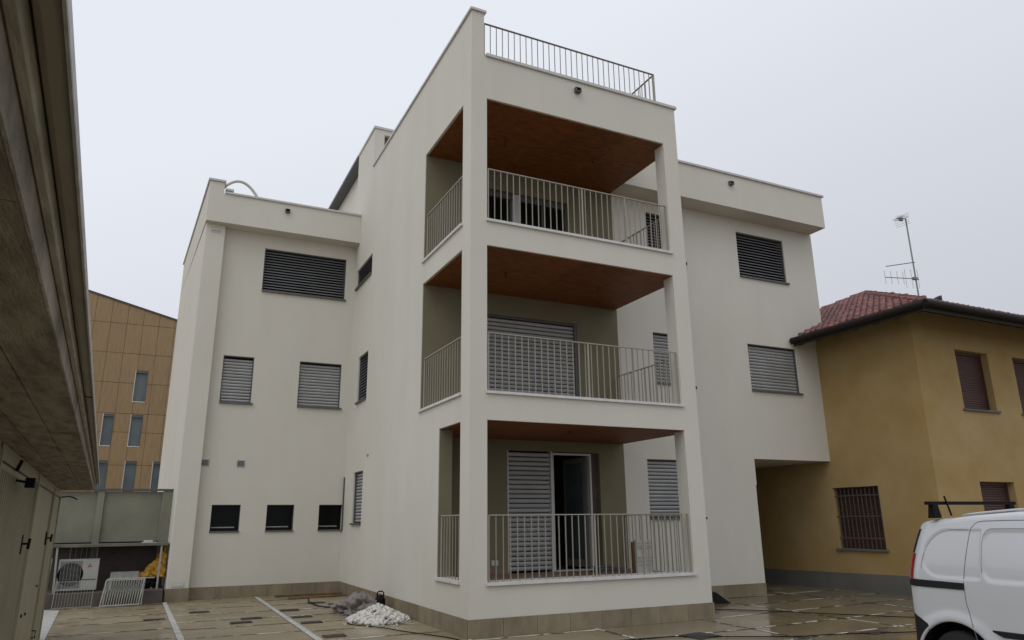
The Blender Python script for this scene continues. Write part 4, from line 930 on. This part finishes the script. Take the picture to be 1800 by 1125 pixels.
for side in (-1, 1):
    for k, wc in enumerate((WS, WS + 2.38)):
        yc = YR - wc; xo = XC + side * .695; xi = XC + side * .50
        f = MB()                            # wheel well
        n = 24; vs = []
        for t_ in range(n + 1):
            th = math.pi * t_ / n
            for xx in (XC + side * .712, XC + side * .40): vs.append((xx, yc + AR * math.cos(th), WR - .03 + AR * math.sin(th) + (.03 * math.sin(th))))
        f.add(vs, [(2 * i, 2 * i + 1, 2 * i + 3, 2 * i + 2) for i in range(n)]); c_i = [2 * i + 1 for i in range(n + 1)]; f.f.append(tuple(c_i)); f.build('wheel_well', 'vanblk', V_, fix=False)
        f = MB(); vs = []
        for t_ in range(41):
            th = math.pi * (-.08 + 1.16 * t_ / 40); s_l = wc - (AR + .002) * math.cos(th)
            for rr, e in ((AR - .012, -.012), (AR - .006, .004), (AR + .012, .0035)):
                sx, zx = wc - rr * math.cos(th), WR + rr * math.sin(th); vs.append(PV(side, sx, halfw(sx, zx) + .018 + e, zx))
        f.add(vs, [(3 * i + k, 3 * i + k + 1, 3 * i + k + 4, 3 * i + k + 3) for i in range(40) for k in range(2)]); f.build('arch_lip', 'vanw', V_, True, fix=False)
        f = MB(); rp = [(0, .17), (0, .262), (.02, .282), (.05, .285), (.13, .285), (.16, .28), (.18, .26), (.18, .17)]; m_ = 32; vs = []
        for dx, rr in rp:
            for j in range(m_): a_ = 2 * math.pi * j / m_; vs.append((xo - side * dx, yc + rr * math.cos(a_), WR + rr * math.sin(a_)))
        fs = [(i * m_ + j, i * m_ + (j + 1) % m_, (i + 1) * m_ + (j + 1) % m_, (i + 1) * m_ + j) for i in range(len(rp) - 1) for j in range(m_)]; f.add(vs, fs)
        wh = f.build('wheel', 'tyre', V_, True)
        f = MB(); f.tube([(xo - side * .03, yc, WR), (xo - side * .06, yc, WR)], .172, 28); f.tube([(xo - side * .005, yc, WR), (xo - side * .03, yc, WR)], .05, 16)
        for j in range(8): a_ = 2 * math.pi * j / 8; f.tube([(xo - side * .029, yc + .11 * math.cos(a_), WR + .11 * math.sin(a_)), (xo - side * .024, yc + .11 * math.cos(a_), WR + .11 * math.sin(a_))], .016, 8)
        f.build('rim', 'rim', wh)
def ribbon(side, pts, w_, off=.0012, n=4):
    f = MB(); P2 = []
    for i in range(len(pts) - 1):
        for t_ in range(n): P2.append((pts[i][0] + (pts[i + 1][0] - pts[i][0]) * t_ / n, pts[i][1] + (pts[i + 1][1] - pts[i][1]) * t_ / n))
    P2.append(pts[-1]); vs = []
    for i, (s, z) in enumerate(P2):
        a_, b_ = P2[max(i - 1, 0)], P2[min(i + 1, len(P2) - 1)]; dx, dz = b_[0] - a_[0], b_[1] - a_[1]; l_ = math.hypot(dx, dz) or 1; nx, nz = -dz / l_ * w_, dx / l_ * w_
        vs += [PV(side, s + nx, side_x(s + nx, z + nz) + off, z + nz), PV(side, s - nx, side_x(s - nx, z - nz) + off, z - nz)]
    f.add(vs, [(2 * i, 2 * i + 1, 2 * i + 3, 2 * i + 2) for i in range(len(P2) - 1)]); return f
for side in (-1, 1):
    pts = [(.640, .36), (.66, .52), (.625, .69), (.60, .82), (.60, 1.0), (.62, 1.30), (.63, 1.45), (.645, 1.49), (.675, 1.525), (.72, 1.545), (.79, 1.55), (1.0, 1.555), (1.6, 1.56), (1.95, 1.56), (2.0, 1.5), (2.0, .40)]
    ribbon(side, pts, .0036).build('door_seam', 'vanline', V_, fix=False)
    ribbon(side, [(.0, .70), (.05, .67), (.10, .648), (.19, .60), (.205, .55)], .010, .0015).build('bumper_edge', 'vanblk', V_, fix=False)
    # crease shade round the two blank window panels, drawn as grey ribbons
    q1 = [(.62, 1.470), (.42, 1.472), (.33, 1.455), (.26, 1.42), (.215, 1.37), (.185, 1.31), (.172, 1.22), (.17, 1.11)]
    ribbon(side, q1, .0022).build('press_line_shade', 'vanline', V_, fix=False)
    q2 = [(.775, 1.10), (.775, 1.35), (.785, 1.42), (.81, 1.462), (.85, 1.482), (1.1, 1.485), (1.9, 1.485)]
    ribbon(side, q2, .0022).build('press_line_shade', 'vanline', V_, fix=False)
    f = MB(); vs = []; ss = [.02 + .582 * i / 24 for i in range(25)]
    for s in ss:
        zt_ = 1.008 - .010 * (s / .6); zb_ = .940 - .006 * s
        for z, e in ((zt_, .0), (zt_ - .004, .011), (zb_ + .004, .011), (zb_, .0)): vs.append(PV(side, s, side_x(s, z) + e, z))
    f.add(vs, [(4 * i + k, 4 * i + k + 1, 4 * i + k + 5, 4 * i + k + 4) for i in range(24) for k in range(3)] + [(0, 1, 2, 3), (96, 99, 98, 97)]); f.build('door_rail', 'vanblk', V_)
    f = MB(); vs = []; ss = [.80 + 1.1 * i / 20 for i in range(21)]
    for i_, s in enumerate(ss):
        e0 = .014 if i_ else .002
        for z, e in ((.618, 0), (.612, e0), (.572 if i_ else .606, e0), (.565 if i_ else .60, 0)): vs.append(PV(side, s + (0 if z > .6 else .035), side_x(s, z) + e, z))
    f.add(vs, [(4 * i + k, 4 * i + k + 1, 4 * i + k + 5, 4 * i + k + 4) for i in range(20) for k in range(3)]); f.build('side_moulding', 'vanblk', V_)
    # tail lamp wraps the corner, black corner trim above it
    for nm_, z0_, z1_, mt_ in (('tail_lamp', .98, 1.245, 'lamp_red'), ('corner_trim', 1.25, 1.478, 'vanblk')):
        f = MB(); vs = []; NN = 10; KK = 12
        for i in range(NN + 1):
            for k in range(KK + 1):
                z = z0_ + (z1_ - z0_) * k / KK; smax = .085 if nm_ == 'tail_lamp' else .060; s = smax * i / NN
                vs.append(PV(side, s, side_x(s, z) + .006, z))
        f.add(vs, [(i * (KK + 1) + k, (i + 1) * (KK + 1) + k, (i + 1) * (KK + 1) + k + 1, i * (KK + 1) + k + 1) for i in range(NN) for k in range(KK)])
        o_ = len(f.v); vs = []
        for i in range(5):
            for k in range(KK + 1): z = z0_ + (z1_ - z0_) * k / KK; p = PV(side, 0, side_x(0, z) + .006 - .10 * i / 4, z); p.y += .010 + .02 * (i / 4) * 0; vs.append(p)
        f.add(vs, [(i * (KK + 1) + k, (i + 1) * (KK + 1) + k, (i + 1) * (KK + 1) + k + 1, i * (KK + 1) + k + 1) for i in range(4) for k in range(KK)])
        f.build(nm_, mt_, V_, True, fix=False)
# roof bar
RB = empty('roof_rack', (XC, -5.30, 1.6), label='black roof bar clamped across the white van roof', cat='roof rack') if False else None
f = MB(); f.box(2.662, 4.06, -5.33, -5.28, 1.706, 1.738); rr_ = f.build('roof_bar', 'black', V_)
for side in (-1, 1):
    f = MB(); xx = XC + side * .615
    f.add([(xx - .055, -5.34, 1.58), (xx + .055, -5.34, 1.58), (xx + .03, -5.33, 1.712), (xx - .035, -5.33, 1.712), (xx - .055, -5.27, 1.58), (xx + .055, -5.27, 1.58), (xx + .03, -5.28, 1.712), (xx - .035, -5.28, 1.712)], [(0, 1, 2, 3), (4, 5, 6, 7), (0, 1, 5, 4), (1, 2, 6, 5), (2, 3, 7, 6), (3, 0, 4, 7)]); f.build('bar_foot', 'black', rr_)
f = MB(); f.tube([(2.93, -5.36, 1.60), (2.905, -5.33, 1.79)], .009, 8); f.build('aerial', 'black', V_)
for xx in (2.83, 3.91):
    f = MB(); f.tube([(xx, YR - s - lean(s, 1.6), interp(HT, s) - .006) for s in [.45 + .15 * i for i in range(13)]], .010, 8); f.build('roof_channel', 'vanw', V_, True)
